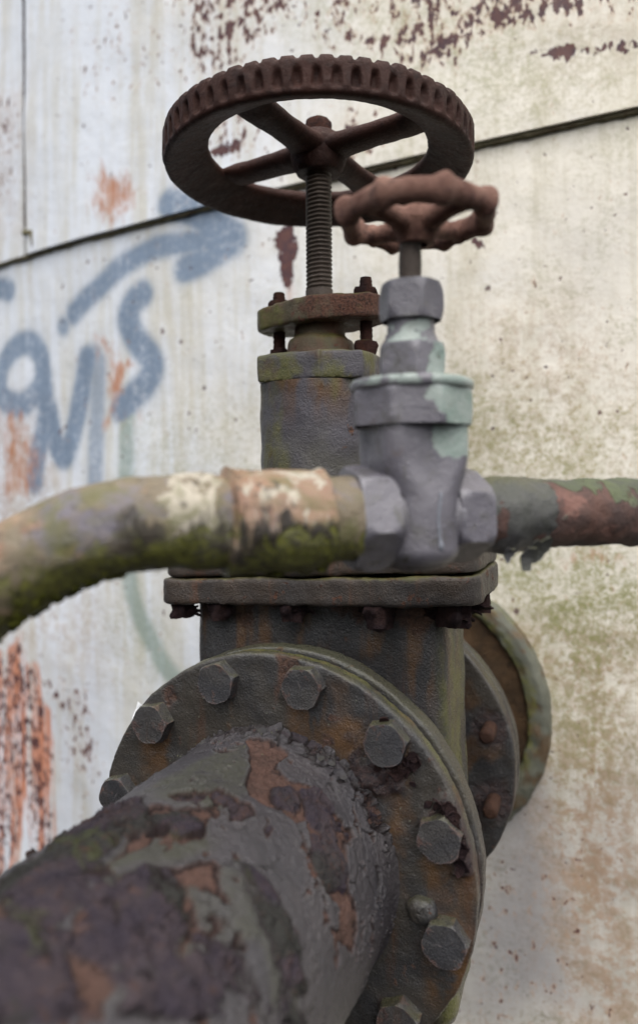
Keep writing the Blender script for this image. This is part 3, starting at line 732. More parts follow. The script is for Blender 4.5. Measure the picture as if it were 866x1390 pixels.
def flange_disc(y0, y1, R, bore, n=300, amp=0.008, seed=0.0, bev=0.014):
    """annular disc between y0 (near face) and y1"""
    prof = [(bore, -y0), (R - bev, -y0), (R - 0.3 * bev, -y0 - 0.3 * bev), (R, -y0 - bev), (R, -y1 + bev), (R - bev, -y1), (bore, -y1)]
    V, F = lathe(prof, n, 0.02)
    V = V @ rotx(PI / 2).T
    V, F = roughen(V, F, amp, 3.5, 5, seed, 0.6)
    return V, F

V, F = flange_disc(0.905, 1.025, 1.0, 0.55, 220, 0.008, 4.0)
part('nozzle_flange', (V, F), M['iron'], tank, 50)

# ================================================================== the big gate valve
valve = thing('gate_valve', (0, 0, 0), 'large grey cast-iron gate valve with dark brown spoked handwheel and threaded stem', 'valve')
CXO = 0.05
# body: rounded box between the flanges
zsec = np.concatenate([np.linspace(-1.08, -0.9, 6), np.linspace(-0.86, 1.19, 70)])
loops = []
for z in zsec:
    w = 0.735 + 0.02 * sstep(np.array(-z), -1.0, 0.4)
    g_ = 0.30
    k = 1.0
    if z < -0.9:
        k = max(0.05, math.sqrt(max(0.0, 1 - ((-0.9 - z) / 0.19) ** 2)))
    p = rrect(float(w) * k, g_ * k, 0.11 * k, 200)
    loops.append(np.concatenate([p + [CXO, 0], np.full((200, 1), z)], 1))
V, F = grid(np.stack(loops, 1), wrap_u=True)
V, F = roughen(V, F, 0.012, 3.0, 5, 8.0)
part('body', (V, F), M['iron'], valve, 60, {'stain': 0.9 * sstep(V[:, 2], 0.4, 1.1) * sstep(fbm(V * [1.0, 1.0, 0.12], 7, 4, 0.55, 66.0), 0.05, 0.3), 'rust': 0.8 * sstep(V[:, 2] + 0.25 * fbm(V, 5, 5, 0.6, 76.0), 1.12, 1.16), 'moss': 0.75 * sstep(V[:, 0] - CXO, 0.66, 0.74) * sstep(fbm(V * [1, 1, 0.25], 5, 3) + 0.5, 0.3, 0.6)})
V, F = lathe([(0.66, 0.46), (0.6, 0.40), (0.58, 0.0), (0.6, -0.7), (0.66, -0.78)], 90, 0.04)
part('bore', roughen(V @ rotx(PI / 2).T, F, 0.01, 4), M['iron'], valve)
# flanges of the valve
V, F = flange_disc(-0.562, -0.44, 0.997, 0.5, 360, 0.009, 1.0)
rad = np.hypot(V[:, 0], V[:, 2])
part('flange', (V, F), M['iron'], valve, 50, {'moss': 0.2 * sstep(rad, 0.97, 0.99) * sstep(V[:, 2], 0.2, 0.8)})
V, F = flange_disc(0.766, 0.893, 1.0, 0.5, 260, 0.008, 2.0)
rad = np.hypot(V[:, 0], V[:, 2])
part('flange', (V, F), M['iron'], valve, 50, {'stain': 0.6 * sstep(rad, 0.97, 0.9) * sstep(fbm(V, 4, 4, 0.5, 6), -0.1, 0.3), 'scale': 0.9 * sstep(np.minimum(np.hypot(V[:, 0] - 0.848, V[:, 2] - 0.255), np.hypot(V[:, 0] - 0.863, V[:, 2] + 0.196)) + 0.05 * fbm(V, 12, 4), 0.15, 0.09)})

# plates: body flange and bonnet flange, very slightly out of level
TILT = roty(-math.radians(2.5))
def plate(w, g_, r, z0, z1, cx, seed, bev=0.018):
    f_ = lambda i: rrect(w - i, g_ - i, max(r - i, 0.02), 320)
    V, F = prism(f_, [(g_ - 0.01, z0), (bev, z0), (0.3 * bev, z0 + 0.3 * bev), (0, z0 + bev), (0, z1 - bev), (0.3 * bev, z1 - 0.3 * bev), (bev, z1), (g_ - 0.01, z1)], 0.022)
    V, F = roughen(V, F, 0.011, 4.0, 5, seed, 0.6)
    zc = 1.26
    V = (V - [0, 0, zc]) @ TILT.T + [cx, 0, zc]
    return V, F
V, F = plate(0.915, 0.45, 0.17, 1.19, 1.335, CXO, 3.0)
part('body_flange', (V, F), M['plate'], valve, 50)
V, F = plate(0.90, 0.435, 0.17, 1.347, 1.47, CXO + 0.012, 6.0)
part('bonnet_flange', (V, F), M['plate'], valve, 50)
# nuts under the plate
nv, nf = hex_head(0.066, 0.1, 36, 0.82, 8, both=True)
nv, nf = roughen(nv, nf, 0.022, 11, 4, 3.0)
nuts = []
for k, (x, y, z) in enumerate([(-0.72, -0.35, 1.07), (-0.47, -0.36, 1.075), (-0.02, -0.37, 1.095), (0.46, -0.37, 1.115), (0.83, -0.30, 1.135), (0.88, 0.05, 1.14), (-0.78, 0.1, 1.07), (-0.45, 0.37, 1.08), (0.0, 0.38, 1.10), (0.5, 0.37, 1.12)]):
    if k < 3:
        V, F = roughen(*xf((nv, nf), rotz(k * 0.8)), 0.026, 13, 4, k * 5.0)
        nuts.append(part('nut', xf((V, F), None, (x, y, z)), M['dark_scale'], valve, 50))
    else:
        copy_part(nuts[k % 3], valve, (x, y, z + 0.05), (0.1 * math.sin(k), 0.12 * math.cos(k * 2), k * 1.3), 1.15 + 0.6 * ((k * 7) % 5) / 5)

PLATE_SCALE = [(-0.70, -0.37, 1.135, 0.10, 12), (-0.45, -0.385, 1.13, 0.06, 6), (0.0, -0.39, 1.155, 0.07, 8), (0.46, -0.39, 1.17, 0.08, 10), (0.80, -0.33, 1.175, 0.10, 16), (0.90, -0.1, 1.18, 0.06, 8)]
# bonnet neck with its collar
V, F = lathe([(0.52, 1.46), (0.44, 1.50), (0.375, 1.58), (0.352, 1.72), (0.348, 2.33), (0.352, 2.40)], 128, 0.025)
V[:, 1] *= 0.98
V, F = roughen(V, F, 0.010, 4.0, 5, 4.0)
th = np.arctan2(V[:, 1], V[:, 0])
part('bonnet', (V, F), M['neck'], valve, 60, {'moss': 0.7 * sstep(fbm(V * [1, 1, 0.35], 3.5, 4, 0.55, 21), 0.0, 0.35) + 0.5 * sstep(-V[:, 0], 0.2, 0.3) * sstep(V[:, 2], 2.1, 2.35), 'stain': 0.9 * sstep(V[:, 2], 2.1, 2.38) * sstep(fbm(V * [1, 1, 0.3], 6, 4, 0.5, 2), 0.05, 0.3)})
cl = poly_loop([(-0.36, 0.1), (-0.36, -0.12), (-0.30, -0.30), (0.12, -0.355), (0.13, -0.33), (0.34, -0.24), (0.37, -0.1), (0.37, 0.12), (0.3, 0.27), (0.1, 0.34), (-0.12, 0.34), (-0.3, 0.27)], 240)
cl0 = cl
cl = lambda i: cl0(i) * [0.94, 0.95] + [0.012, 0.0]
V, F = prism(cl, [(0.36, 2.40), (0.02, 2.40), (0.005, 2.405), (0, 2.415), (0, 2.54), (0.006, 2.55), (0.018, 2.555), (0.36, 2.555)], 0.025)
V, F = roughen(V, F, 0.008, 6, 4, 5.0)
part('bonnet_collar', (V, F), M['neck'], valve, 45, {'moss': 0.9 * sstep(fbm(V, 4.5, 4, 0.55, 61) + 0.25 * (V[:, 0] > 0.1), -0.05, 0.3), 'stain': 0.6 * sstep(fbm(V, 5, 4, 0.5, 71), 0.1, 0.35)})
V, F = lathe([(0.215, 2.51), (0.205, 2.53), (0.195, 2.64), (0.185, 2.66), (0.17, 2.67), (0.15, 2.69), (0.145, 2.79)], 80, 0.02)
part('stuffing_box', roughen(V, F, 0.008, 8, 4), M['gland'], valve, 50)
gl = poly_loop([(-0.40, 0.07), (-0.41, 0.0), (-0.40, -0.08), (-0.36, -0.125), (-0.10, -0.225), (0.0, -0.24), (0.10, -0.225), (0.36, -0.125), (0.40, -0.08), (0.41, 0.0), (0.40, 0.07), (0.36, 0.12), (0.10, 0.22), (-0.10, 0.22), (-0.36, 0.12)], 240)
GT = roty(-math.radians(2.0))
gl0 = gl
gl = lambda i: gl0(i) * [0.95, 1.0] + [0.015, 0.0]
V, F = prism(gl, [(0.40, 2.742), (0.02, 2.742), (0.005, 2.748), (0, 2.757), (0, 2.858), (0.005, 2.868), (0.02, 2.875), (0.40, 2.875)], 0.02)
V, F = roughen(V, F, 0.010, 7, 5, 8.0)
V = (V - [0, 0, 2.81]) @ GT.T + [0, 0, 2.81]
part('gland_plate', (V, F), M['gland'], valve, 45, {'rust': 0.85 * sstep(V[:, 0] + 0.25 * fbm(V, 6, 4, 0.6, 3), 0.0, 0.12), 'moss': 0.9 * sstep(-V[:, 0] + 0.3 * fbm(V, 6, 4, 0.6, 9), 0.0, 0.2)})
for sx, ztop in ((-1, 2.975), (1, 3.005)):
    x = sx * 0.272 + 0.012
    zb = 2.81 + sx * 0.01
    V, F = lathe([(0.0005, ztop), (0.03, ztop), (0.034, ztop - 0.01), (0.036, ztop - 0.03), (0.036, 2.42)], 24, 0.012)
    V[:, :2] *= (1 + 0.05 * np.sin(V[:, 2] * 2 * PI / 0.02))[:, None]
    st = part('stud', xf((V, F), None, (x, 0, 0)), M['nut'], valve, 60)
    V, F = hex_head(0.068, 0.075, 36, 0.82, 8)
    V, F = roughen(V, F, 0.016 if sx > 0 else 0.006, 12, 4, 5.0 + sx)
    part('nut', xf((V, F), rotz(0.4 * sx), (x, 0, zb + 0.05)), M['nut'], st)
    V, F = hex_head(0.072, 0.085, 36, 0.85, 8)
    V, F = roughen(V, F, 0.018, 11, 4, 2.0 + sx)
    part('nut', xf((V, F), rotz(0.9 * sx), (x, 0, 2.55)), M['nut'], st)
# stem
pitch = 0.0252
t = np.linspace(0, 2 * PI, 48, endpoint=False)
z = np.arange(2.80, 3.86, pitch / 7)
zz, tt = np.meshgrid(z, t, indexing='xy')
ph = np.mod(zz / pitch - tt / (2 * PI), 1.0)
tri = np.abs(ph - 0.5) * 2
rst = 0.077 - 0.010 * sstep(tri, 0.25, 0.75)
rst = np.where(zz < 2.965, 0.080, rst)
rst = rst + 0.0015 * np.sin(7 * tt + 3 * zz)
V, F = grid(np.stack([rst * np.cos(tt), rst * np.sin(tt), zz], -1), wrap_u=True)
part('stem', (V, F), M['stem'], valve, 60)
# handwheel
hw = bpy.data.objects.new('handwheel', None)
hw.empty_display_size = 0.02
C.objects.link(hw); hw.parent = valve; hw.location = (0, 0, 3.75 * S)
ORIGIN[hw.name] = (np.array([0, 0, 3.75]), 0.0)
NN = 60
nphi, npsi = NN * 18, 90
# section of the rim: tall notched skirt outside, wedge thinning towards the inside
sec = [(0.893, 3.70), (0.893, 3.78), (0.889, 3.812), (0.873, 3.832), (0.84, 3.838), (0.76, 3.834), (0.69, 3.822), (0.652, 3.805), (0.636, 3.782),
       (0.640, 3.756), (0.665, 3.735), (0.73, 3.702), (0.80, 3.668), (0.845, 3.648), (0.872, 3.646), (0.888, 3.662)]
sec = smooth_path([(r_0, z_0, 0) for r_0, z_0 in sec + sec[:1]], 0.004)[:, :2]
L_ = np.concatenate([[0], np.cumsum(np.linalg.norm(np.diff(sec, axis=0), axis=1))])
u_ = np.linspace(0, L_[-1], npsi, endpoint=False)
sr_, sz_ = np.interp(u_, L_, sec[:, 0]), np.interp(u_, L_, sec[:, 1])
ph = np.linspace(0, 2 * PI, nphi, endpoint=False)
lo_w = np.exp(-((sz_ - 3.720) / 0.042) ** 4) * (sr_ > 0.855)
up_w = np.exp(-((sz_ - 3.832) / 0.024) ** 4) * sstep(sr_, 0.80, 0.85)
local = np.mod(ph * NN / (2 * PI), 1.0) - 0.5
# rounded scallops: narrower towards their top
wid = 0.20 + 0.05 * np.clip((3.74 - sz_) / 0.05, -1, 1)
gap_ = sstep(-np.abs(local)[:, None] / wid[None], -1.45, -0.35)
nt = 0.025 * gap_ * np.maximum(lo_w, 0.55 * up_w)[None]
wear_ = 1 + 0.25 * fbm(np.stack([np.cos(ph) * 3, np.sin(ph) * 3, 0 * ph], 1), 2.0, 3, 0.5, 2.0)
nt *= wear_[:, None]
rr2 = sr_[None] - nt
zz2 = sz_[None] - nt * 0.5 * (up_w[None] > 0.3)
V, F = grid(np.stack([rr2 * np.cos(ph)[:, None], rr2 * np.sin(ph)[:, None], zz2], -1), wrap_u=True, wrap_v=True)
V, F = roughen(V, F, 0.005, 6, 5, 3.0, 0.55)
part('rim', (V, F), M['wheel'], hw, 55)
for k in range(4):
    a = math.radians(-11.5 + 90 * k)
    r = np.linspace(0.06, 0.70, 26)
    zc = 3.775 - 0.02 * (r / 0.68)
    fil = 0.05 * np.exp(-((0.68 - r) / 0.06)) + 0.05 * np.exp(-((r - 0.06) / 0.07))
    zc = 3.775 + 0.008 * (r / 0.68)
    p_ = np.stack([r * math.cos(a), r * math.sin(a), zc], 1)
    V, F = tube(p_, 1.0, 28)
    # elliptical section, wider than tall, thickening at both ends
    V = V.reshape(28, 26, 3)
    u_ = np.array([-math.sin(a), math.cos(a), 0])
    d = V - p_[None]
    side = (d @ u_)[..., None] * (0.095 + fil)[None, :, None]
    vert = d[..., 2:3] * (0.056 - 0.022 * sstep(r, 0.56, 0.66) + 0.6 * 0.05 * np.exp(-((r - 0.06) / 0.07)))[None, :, None]
    V = p_[None] + side * u_ + vert * np.array([0, 0, 1.0])
    V = V.reshape(-1, 3)
    V, F = roughen(V, F, 0.006, 6, 4, k * 3.0)
    part('spoke', (V, F), M['wheel'], hw, 60)
V, F = lathe([(0.078, 3.64), (0.125, 3.645), (0.145, 3.68), (0.165, 3.74), (0.17, 3.80), (0.14, 3.855), (0.10, 3.87), (0.02, 3.87)], 64, 0.02)
part('hub', roughen(V, F, 0.006, 6, 4), M['wheel'], hw, 55)
V, F = hex_head(0.085, 0.09, 48, 0.8, 6)
part('stem_nut', roughen(*xf((V, F), None, (0, 0, 3.865)), 0.008, 12, 3), M['nut'], hw, 50)
# stud ends at the rear flange
V, F = lathe([(0.0006, 0.20), (0.03, 0.20), (0.042, 0.19), (0.047, 0.175), (0.047, 0.0)], 28, 0.012)
V, F = roughen(V, F, 0.005, 16, 3)
first = None
for k in range(12):
    th = 2.919 - 0.5236 * k
    x, z = 0.885 * math.cos(th), 0.885 * math.sin(th)
    if first is None:
        first = part('stud', xf((V, F), TO_FRONT, (x, 0.77, z)), M['stud'], valve, 50)
        fo = np.array([0, 0.67, 0])
    else:
        copy_part(first, valve, (x, 0.67, z), (0, 0.2 * k, 0))

# ================================================================== the big flanged pipe
pipe = thing('flanged_pipe', (0, -0.65, 0), 'thick bolted pipe with peeling purple-grey paint and rust scale, foreground', 'pipe')
RP = 0.622
ya = np.concatenate([-0.722 - np.arange(0, 1.15, 0.0042), -1.875 - np.arange(0, 1.4, 0.0095), -3.28 - np.linspace(0, 3.0, 30)])
tv = np.arange(-0.75, 3.6, 0.0062)
th_ = np.concatenate([tv, np.linspace(3.6, 2 * PI - 0.75, 50)[1:-1]])
TT, YY = np.meshgrid(th_, ya, indexing='ij')
tf, yf = TT.ravel(), YY.ravel()
P3 = np.stack([RP * np.cos(tf), yf, RP * np.sin(tf)], 1)
UV = np.stack([tf, yf], 1)
wob = np.stack([fbm(P3, 6, 5, 0.5, 1.0), fbm(P3, 6, 5, 0.5, 51.0)], 1)
big_wob = np.stack([fbm(P3, 2.2, 3, 0.5, 7.0), fbm(P3, 2.2, 3, 0.5, 77.0)], 1)
q = UV + wob * 0.045
mask = {k: np.full(len(tf), -1.0) for k in ('bare', 'scale', 'green', 'crater', 'dgreen', 'mixed')}
for k, poly in PIPE_MARKS:
    sd = poly_sd(q, poly)
    mask[k] = np.maximum(mask[k], sd)
f1 = fbm(P3, 3.2, 6, 0.55, 17.0)
f2 = fbm(P3, 12, 4, 0.55, 27.0)
# random extra loss of paint towards the near, lower end and underneath
wild = f1 + 0.25 * f2 + 0.35 * sstep(-yf, 1.7, 2.6) * sstep(np.cos(tf - 2.1), -0.1, 0.8) - 0.06
bare_sd = np.maximum(mask['bare'], (wild - 0.52) * 0.3)
nf = fbm(P3 * [0.75, 1.15, 0.75], 2.7, 6, 0.52, 171.0)
bare_sd = np.maximum(bare_sd, np.minimum(mask['mixed'], (-nf - 0.30) * 0.16))
bare_sd = np.maximum(bare_sd, mask['crater'])
bare_sd = np.maximum(bare_sd, (fbm(P3, 8.5, 5, 0.6, 141.0) - 0.66 + 0.2 * sstep(np.maximum(mask['bare'], mask['scale']), -0.2, 0.0)) * 0.12)
bare = sstep(bare_sd, -0.006, 0.006)
scl_sd = np.maximum(mask['scale'], (f1 * 0.8 + f2 * 0.3 - 0.62 + 0.3 * sstep(-yf, 1.8, 2.8)) * 0.2)
scl_sd = np.maximum(scl_sd, np.minimum(mask['mixed'], (nf - 0.12) * 0.16))
scl = sstep(scl_sd, -0.008, 0.010)
scl = np.maximum(scl, sstep(mask['crater'], 0.0, 0.012))
dg = sstep(mask['dgreen'], -0.01, 0.02)
grn = np.maximum(sstep(mask['green'], -0.05, 0.05), 0.7 * sstep(mask['mixed'], 0.0, 0.06) * sstep(fbm(P3, 3.1, 4, 0.5, 181.0), -0.15, 0.15))
edge = np.exp(-((bare_sd + 0.012) / 0.008) ** 2) * (f2 > -0.25)
# layers: paint stands proud and lifts at its broken edges, scale swells in lumps
lump = np.abs(fbm(P3, 6, 4, 0.55, 61.0))
ridge = 1 - np.abs(fbm(P3 * [1, 0.5, 1], 10, 4, 0.6, 71.0)) * 2
h = 0.010 * (1 - bare) + 0.007 * edge * sstep(f1, -0.2, 0.3)
h += scl * (0.013 * sstep(scl_sd, -0.01, 0.06) + 0.009 * lump + 0.003 * ridge)
h += dg * (0.012 + 0.024 * lump + 0.010 * ridge)
h += 0.012 * fbm(P3, 2.0, 4, 0.5, 91.0) + 0.0025 * fbm(P3, 30, 3, 0.6, 95.0) * (1 + 2 * bare)
h -= 0.012 * sstep(mask['crater'], 0.0, 0.03)
h += 0.028 * np.exp((yf + 0.722) / 0.035)      # fillet at the flange
# ragged break round the neck
neck = -0.775 - 0.03 * fbm(np.stack([tf * 2, 0 * tf, 0 * tf], 1), 3, 4, 0.6, 4.0)
nb = np.exp(-((yf - neck) / 0.010) ** 2) * sstep(np.sin(tf), 0.2, 0.6)
h -= 0.006 * nb
tn = fbm(P3 * [0.75, 1.3, 0.75], 2.6, 6, 0.48, 111.0) * 5.0 + 0.10 * f2
tn2 = fbm(P3 * [0.8, 1.3, 0.8], 14, 4, 0.55, 131.0) * 2.6
terr2 = np.floor(tn2) + sstep(tn2 - np.floor(tn2), 0.82, 1.0)
h += 0.003 * terr2 * np.maximum(np.maximum(scl, dg), 0.6 * bare)
tfr = tn - np.floor(tn)
terr = np.floor(tn) + sstep(tfr, 0.86, 1.0)
h += 0.008 * np.clip(terr + 1, 0, 3) * np.maximum(scl * 0.9, dg)
h += 0.003 * np.clip(terr, -1, 2) * bare
crust = np.exp(-((tfr - 0.84) / 0.06) ** 2) * np.maximum(scl, dg)
h += 0.008 * crust
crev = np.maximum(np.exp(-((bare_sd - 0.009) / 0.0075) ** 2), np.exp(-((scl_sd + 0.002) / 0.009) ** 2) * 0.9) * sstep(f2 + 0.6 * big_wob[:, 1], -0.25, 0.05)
# crazed paint near the flange: cells that lift, tilt or are gone
reg = np.where((yf > -1.02) & (tf > 0.1) & (tf < 2.7))[0]
sr = np.random.default_rng(21)
ns = 150
seeds = np.stack([sr.uniform(0.1, 2.7, ns) * RP, -0.72 - 0.30 * sr.uniform(0, 1, ns) ** 1.5], 1)
pp_ = np.stack([tf[reg] * RP, yf[reg]], 1) + wob[reg] * 0.03
d1 = np.full(len(reg), 9.0); d2 = np.full(len(reg), 9.0); own = np.zeros(len(reg), int)
for k in range(ns):
    dd = np.hypot(pp_[:, 0] - seeds[k, 0], (pp_[:, 1] - seeds[k, 1]) * 1.25)
    m_ = dd < d1
    d2 = np.where(m_, d1, np.minimum(d2, dd)); own = np.where(m_, k, own); d1 = np.where(m_, dd, d1)
zone = sstep(-(-0.76 - yf[reg] + 0.05 * f1[reg]), -0.16, -0.03) * sstep(np.sin(tf[reg]) + 0.3 * f1[reg], 0.25, 0.55) * (1 - bare[reg])
crk_w = 0.010 + 0.008 * sr.uniform(0, 1, ns)[own]
crack = sstep(-(d2 - d1), -crk_w * 1.5, -crk_w * 0.5) * sstep(zone + 0.5 * sr.uniform(-1, 1, ns)[own], 0.25, 0.5)
gone = (sr.uniform(0, 1, ns)[own] < 0.10 + 0.15 * (yf[reg] > -0.79)) * sstep(zone, 0.3, 0.5)
tiltx, tilty = sr.normal(0, 0.08, ns)[own], sr.normal(0, 0.12, ns)[own]
lift = zone * (0.010 * sr.uniform(0, 1, ns)[own] + tiltx * (pp_[:, 0] - seeds[own, 0]) + tilty * (pp_[:, 1] - seeds[own, 1]) + 0.5 * d1 ** 2 / 0.06 * 0.4)
h[reg] += np.clip(lift, -0.006, 0.03) * (1 - gone) - 0.010 * gone - 0.010 * crack
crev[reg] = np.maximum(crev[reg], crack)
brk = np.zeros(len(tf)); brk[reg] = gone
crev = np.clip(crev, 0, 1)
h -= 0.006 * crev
r_ = RP + h
V, F = grid(np.stack([r_ * np.cos(tf), yf, r_ * np.sin(tf)], 1).reshape(TT.shape + (3,)), wrap_u=True)
part('barrel', (V, F), M['pipe'], pipe, 0, {'rust': bare, 'scale': np.clip(scl + nb * 0.8 + brk * 0.7, 0, 1), 'green': grn, 'dgreen': 0.9 * sstep(-yf, 1.1, 1.45), 'edge': edge * 0.6 * (1 - bare) * sstep(big_wob[:, 0], 0.0, 0.2), 'crust': crust, 'crevice_shade': crev})

# flange of the pipe
V, F = flange_disc(-0.728, -0.622, 1.0, 0.55, 420, 0.010, 0.0, 0.016)
V[:, 1] += 0.02 * np.abs(fbm(V, 6, 5, 0.6, 44.0)) * -1.0 * (V[:, 1] > -0.64)
fr = np.hypot(V[:, 0], V[:, 2])
onface = (V[:, 1] < -0.69)
P2 = np.stack([V[:, 0], V[:, 2]], 1)
w3 = np.stack([fbm(V, 7, 5, 0.6, 1.0), fbm(V, 7, 5, 0.6, 41.0)], 1)
att = {'rust': np.zeros(len(V)), 'stain': np.zeros(len(V)), 'scale': np.zeros(len(V))}
for k, w, poly in FACE_MARKS:
    sd = poly_sd(P2 + w3 * (0.02 if k == 'bare' else 0.05), poly)
    key = {'bare': 'rust', 'stain': 'stain', 'scale': 'scale'}[k]
    soft = {'bare': (-0.006, 0.008), 'stain': (-0.05, 0.05), 'scale': (-0.02, 0.02)}[k]
    att[key] = np.maximum(att[key], w * sstep(sd, *soft) * onface)
bn = fbm(V * [1.0, 1.0, 0.35], 9, 4, 0.6, 55.0)
for k in range(12):
    th = 2.919 - 0.5236 * k
    bx_, bz_ = 0.885 * math.cos(th), 0.885 * math.sin(th)
    down = bz_ - V[:, 2]
    bl = sstep(-np.abs(V[:, 0] - bx_), -0.13, -0.05) * sstep(down, -0.12, 0.02) * sstep(-down, -0.42, -0.12)
    att['stain'] = np.maximum(att['stain'], onface * 0.95 * bl * sstep(bn + 0.25 * math.sin(k * 2.4), -0.08, 0.25))
V = V + np.array([0, -1.0, 0]) * (att['scale'] * (0.012 + 0.04 * np.abs(fbm(V, 9, 4, 0.6, 3.0))))[:, None]
V = V + np.array([0, 1.0, 0]) * (att['rust'] * 0.008)[:, None]
att['moss'] = 0.55 * sstep(fr, 0.975, 0.99) * (~onface) * sstep(V[:, 2], 0.1, 0.7)
att['rust'] = np.maximum(att['rust'], 0.9 * sstep(fr, 0.97, 0.99) * (~onface) * sstep(fbm(V, 5, 5, 0.6, 12.0), 0.18, 0.28))
part('flange', (V, F), M['iron'], pipe, 50, att)
V, F = lathe([(0.95, 0.63), (0.93, 0.59), (0.95, 0.55)], 300)
part('gasket', roughen(V @ rotx(PI / 2).T, F, 0.014, 12, 4), M['dark_scale'], pipe, 50)
# hexagon bolts
heads = []
for k in range(3):
    V, F = hex_head(0.108, 0.078, 72, 0.9, 12, wear=0.0)
    base = lathe([(0.112, 0.0), (0.112, 0.008), (0.10, 0.014)], 72)
    V, F = roughen(V, F, 0.006, 7, 4, 10.0 + k * 7, 0.55)
    heads.append((V, F))
rot = [0.25, 0.1, 0.35, 0.05, 0.2, 0.32, 0.12, 0.4, 0.2, 0.1, 0.3, 0.0]
srcs = []
for k in range(12):
    th = 2.919 - 0.5236 * k
    loc = np.array([0.885 * math.cos(th), -0.724, 0.885 * math.sin(th)])
    if k < 3:
        b_ = part('bolt', xf(heads[k], TO_FRONT @ rotz(rot[k]), loc), M['bolt'], pipe, 35)
        srcs.append((b_, b_.location.copy(), loc, rot[k]))
    else:
        src, l0, pl, r0 = srcs[k % 3]
        o = copy_part(src, pipe, loc, (0, -(rot[k] - r0) - (k // 3) * 1.047, 0))
        # the mesh centre sits a little off the seat: keep that offset along the axis
        o.location.y = l0.y
# a broken stub beside one bolt
V, F = lathe([(0.0006, 0.05), (0.03, 0.052), (0.052, 0.04), (0.062, 0.02), (0.064, 0.0)], 30, 0.01)
V, F = roughen(V, F, 0.02, 9, 4, 3.0)
part('bolt_stub', xf((V, F), TO_FRONT @ roty(0.25), (0.748, -0.725, -0.085)), M['iron'], pipe, 50)

# lifted flakes
rnd = random.Random(5)
def flake(c, n, t, size, thick, curl, seed, lift=0.0, tilt=0.0):
    """irregular thin plate lying near a surface: c centre, n normal, t tangent"""
    n = np.array(n, float); n /= np.linalg.norm(n)
    t = np.array(t, float); t -= n * (t @ n); t /= np.linalg.norm(t)
    b = np.cross(n, t)
    r2 = random.Random(seed)
    k = 11
    ang = np.linspace(0, 2 * PI, k, endpoint=False) + np.array([r2.uniform(-0.2, 0.2) for _ in range(k)])
    rad_ = size * np.array([r2.uniform(0.6, 1.15) for _ in range(k)])
    el = r2.uniform(0.55, 0.9)
    rings = []
    for s_ in (0.05, 0.45, 0.8, 1.0):
        x = rad_ * s_ * np.cos(ang); y = rad_ * s_ * np.sin(ang) * el
        z = lift + curl * ((x / size) ** 2) * size + tilt * y + np.array([r2.uniform(-.04, .04) * size for _ in range(k)]) * s_
        rings.append(np.stack([x, y, z], 1))
    top = np.stack(rings, 1)
    bot = top[:, ::-1].copy(); bot[..., 2] -= thick
    L = np.concatenate([top, bot], 1)
    V, F = grid(L, wrap_u=True)
    V = c + V[:, :1] * t + V[:, 1:2] * b + V[:, 2:3] * n
    return V, F
fl = []
for k in range(5):
    th = rnd.choice((rnd.uniform(0.9, 2.0), rnd.uniform(0.5, 2.3)))
    y = -0.748 - abs(rnd.gauss(0, 0.05))
    r = RP + 0.016 + 0.02 * math.exp((y + 0.722) / 0.035)
    c = np.array([r * math.cos(th), y, r * math.sin(th)])
    fl.append(flake(c, (math.cos(th), -0.35, math.sin(th)), (-math.sin(th), 0, math.cos(th)), rnd.uniform(0.02, 0.04), 0.003, rnd.uniform(0.0, 0.45), k, 0.003, rnd.uniform(-0.35, 0.1)))
part('paint_flakes', join(*fl), M['flake'], pipe, 35, kind='stuff')
fl = []
for cx, cz, sx, sz, n in ((0.655, 0.55, 0.10, 0.05, 34), (0.57, 0.62, 0.05, 0.10, 26), (0.90, 0.36, 0.03, 0.06, 16), (0.935, 0.22, 0.018, 0.08, 22), (0.84, 0.40, 0.06, 0.02, 10)):
    for k in range(n):
        x, z = rnd.gauss(cx, sx * 0.6), rnd.gauss(cz, sz * 0.6)
        if math.hypot(x, z) > 0.975: continue
        c = np.array([x, -0.735 - rnd.uniform(0, 0.03), z])
        fl.append(flake(c, (rnd.uniform(-.7, .7), -1, rnd.uniform(-.7, .7)), (rnd.uniform(-1, 1), 0, rnd.uniform(-1, 1)), rnd.uniform(0.015, 0.045), 0.008, rnd.uniform(-0.3, 0.6), 100 + k, 0.0, rnd.uniform(-.4, .4)))
part('rust_flakes', join(*fl), M['dark_scale'], pipe, 30, kind='stuff')
fl = []
for cx, cy, cz, sp_, n in PLATE_SCALE:
    for k in range(n):
        c = np.array([cx + rnd.gauss(0, sp_ * 0.6), cy + rnd.uniform(0, 0.06), cz - abs(rnd.gauss(0, 0.022))])
        fl.append(flake(c, (rnd.uniform(-.4, .4), rnd.uniform(-1, 0), rnd.uniform(-1.2, -0.2)), (1, rnd.uniform(-.4, .4), rnd.uniform(-.4, .4)), rnd.uniform(0.02, 0.05), 0.01, rnd.uniform(-0.3, 0.5), 900 + k))
part('rust_flakes', join(*fl), M['dark_scale'], valve, 30, kind='stuff')
fl = []
for k in range(30):      # pale crumbs caught on the metal
    if k < 14:
        th = rnd.uniform(0.4, 2.5); r = rnd.uniform(0.70, 0.95)
        c = np.array([r * math.cos(th), -0.738, r * math.sin(th)]); n = (0, -1, 0.2)
    else:
        th = rnd.uniform(0.7, 2.3); y = rnd.uniform(-1.1, -0.74); r = RP + 0.03
        c = np.array([r * math.cos(th), y, r * math.sin(th)]); n = (math.cos(th), 0, math.sin(th))
    fl.append(flake(c, n, (rnd.uniform(-1, 1), rnd.uniform(-1, 1), 0.3), rnd.uniform(0.002, 0.006), 0.004, 0.2, 300 + k, 0.003))
part('crumbs', join(*fl), M['ring'], pipe, 30, kind='stuff')

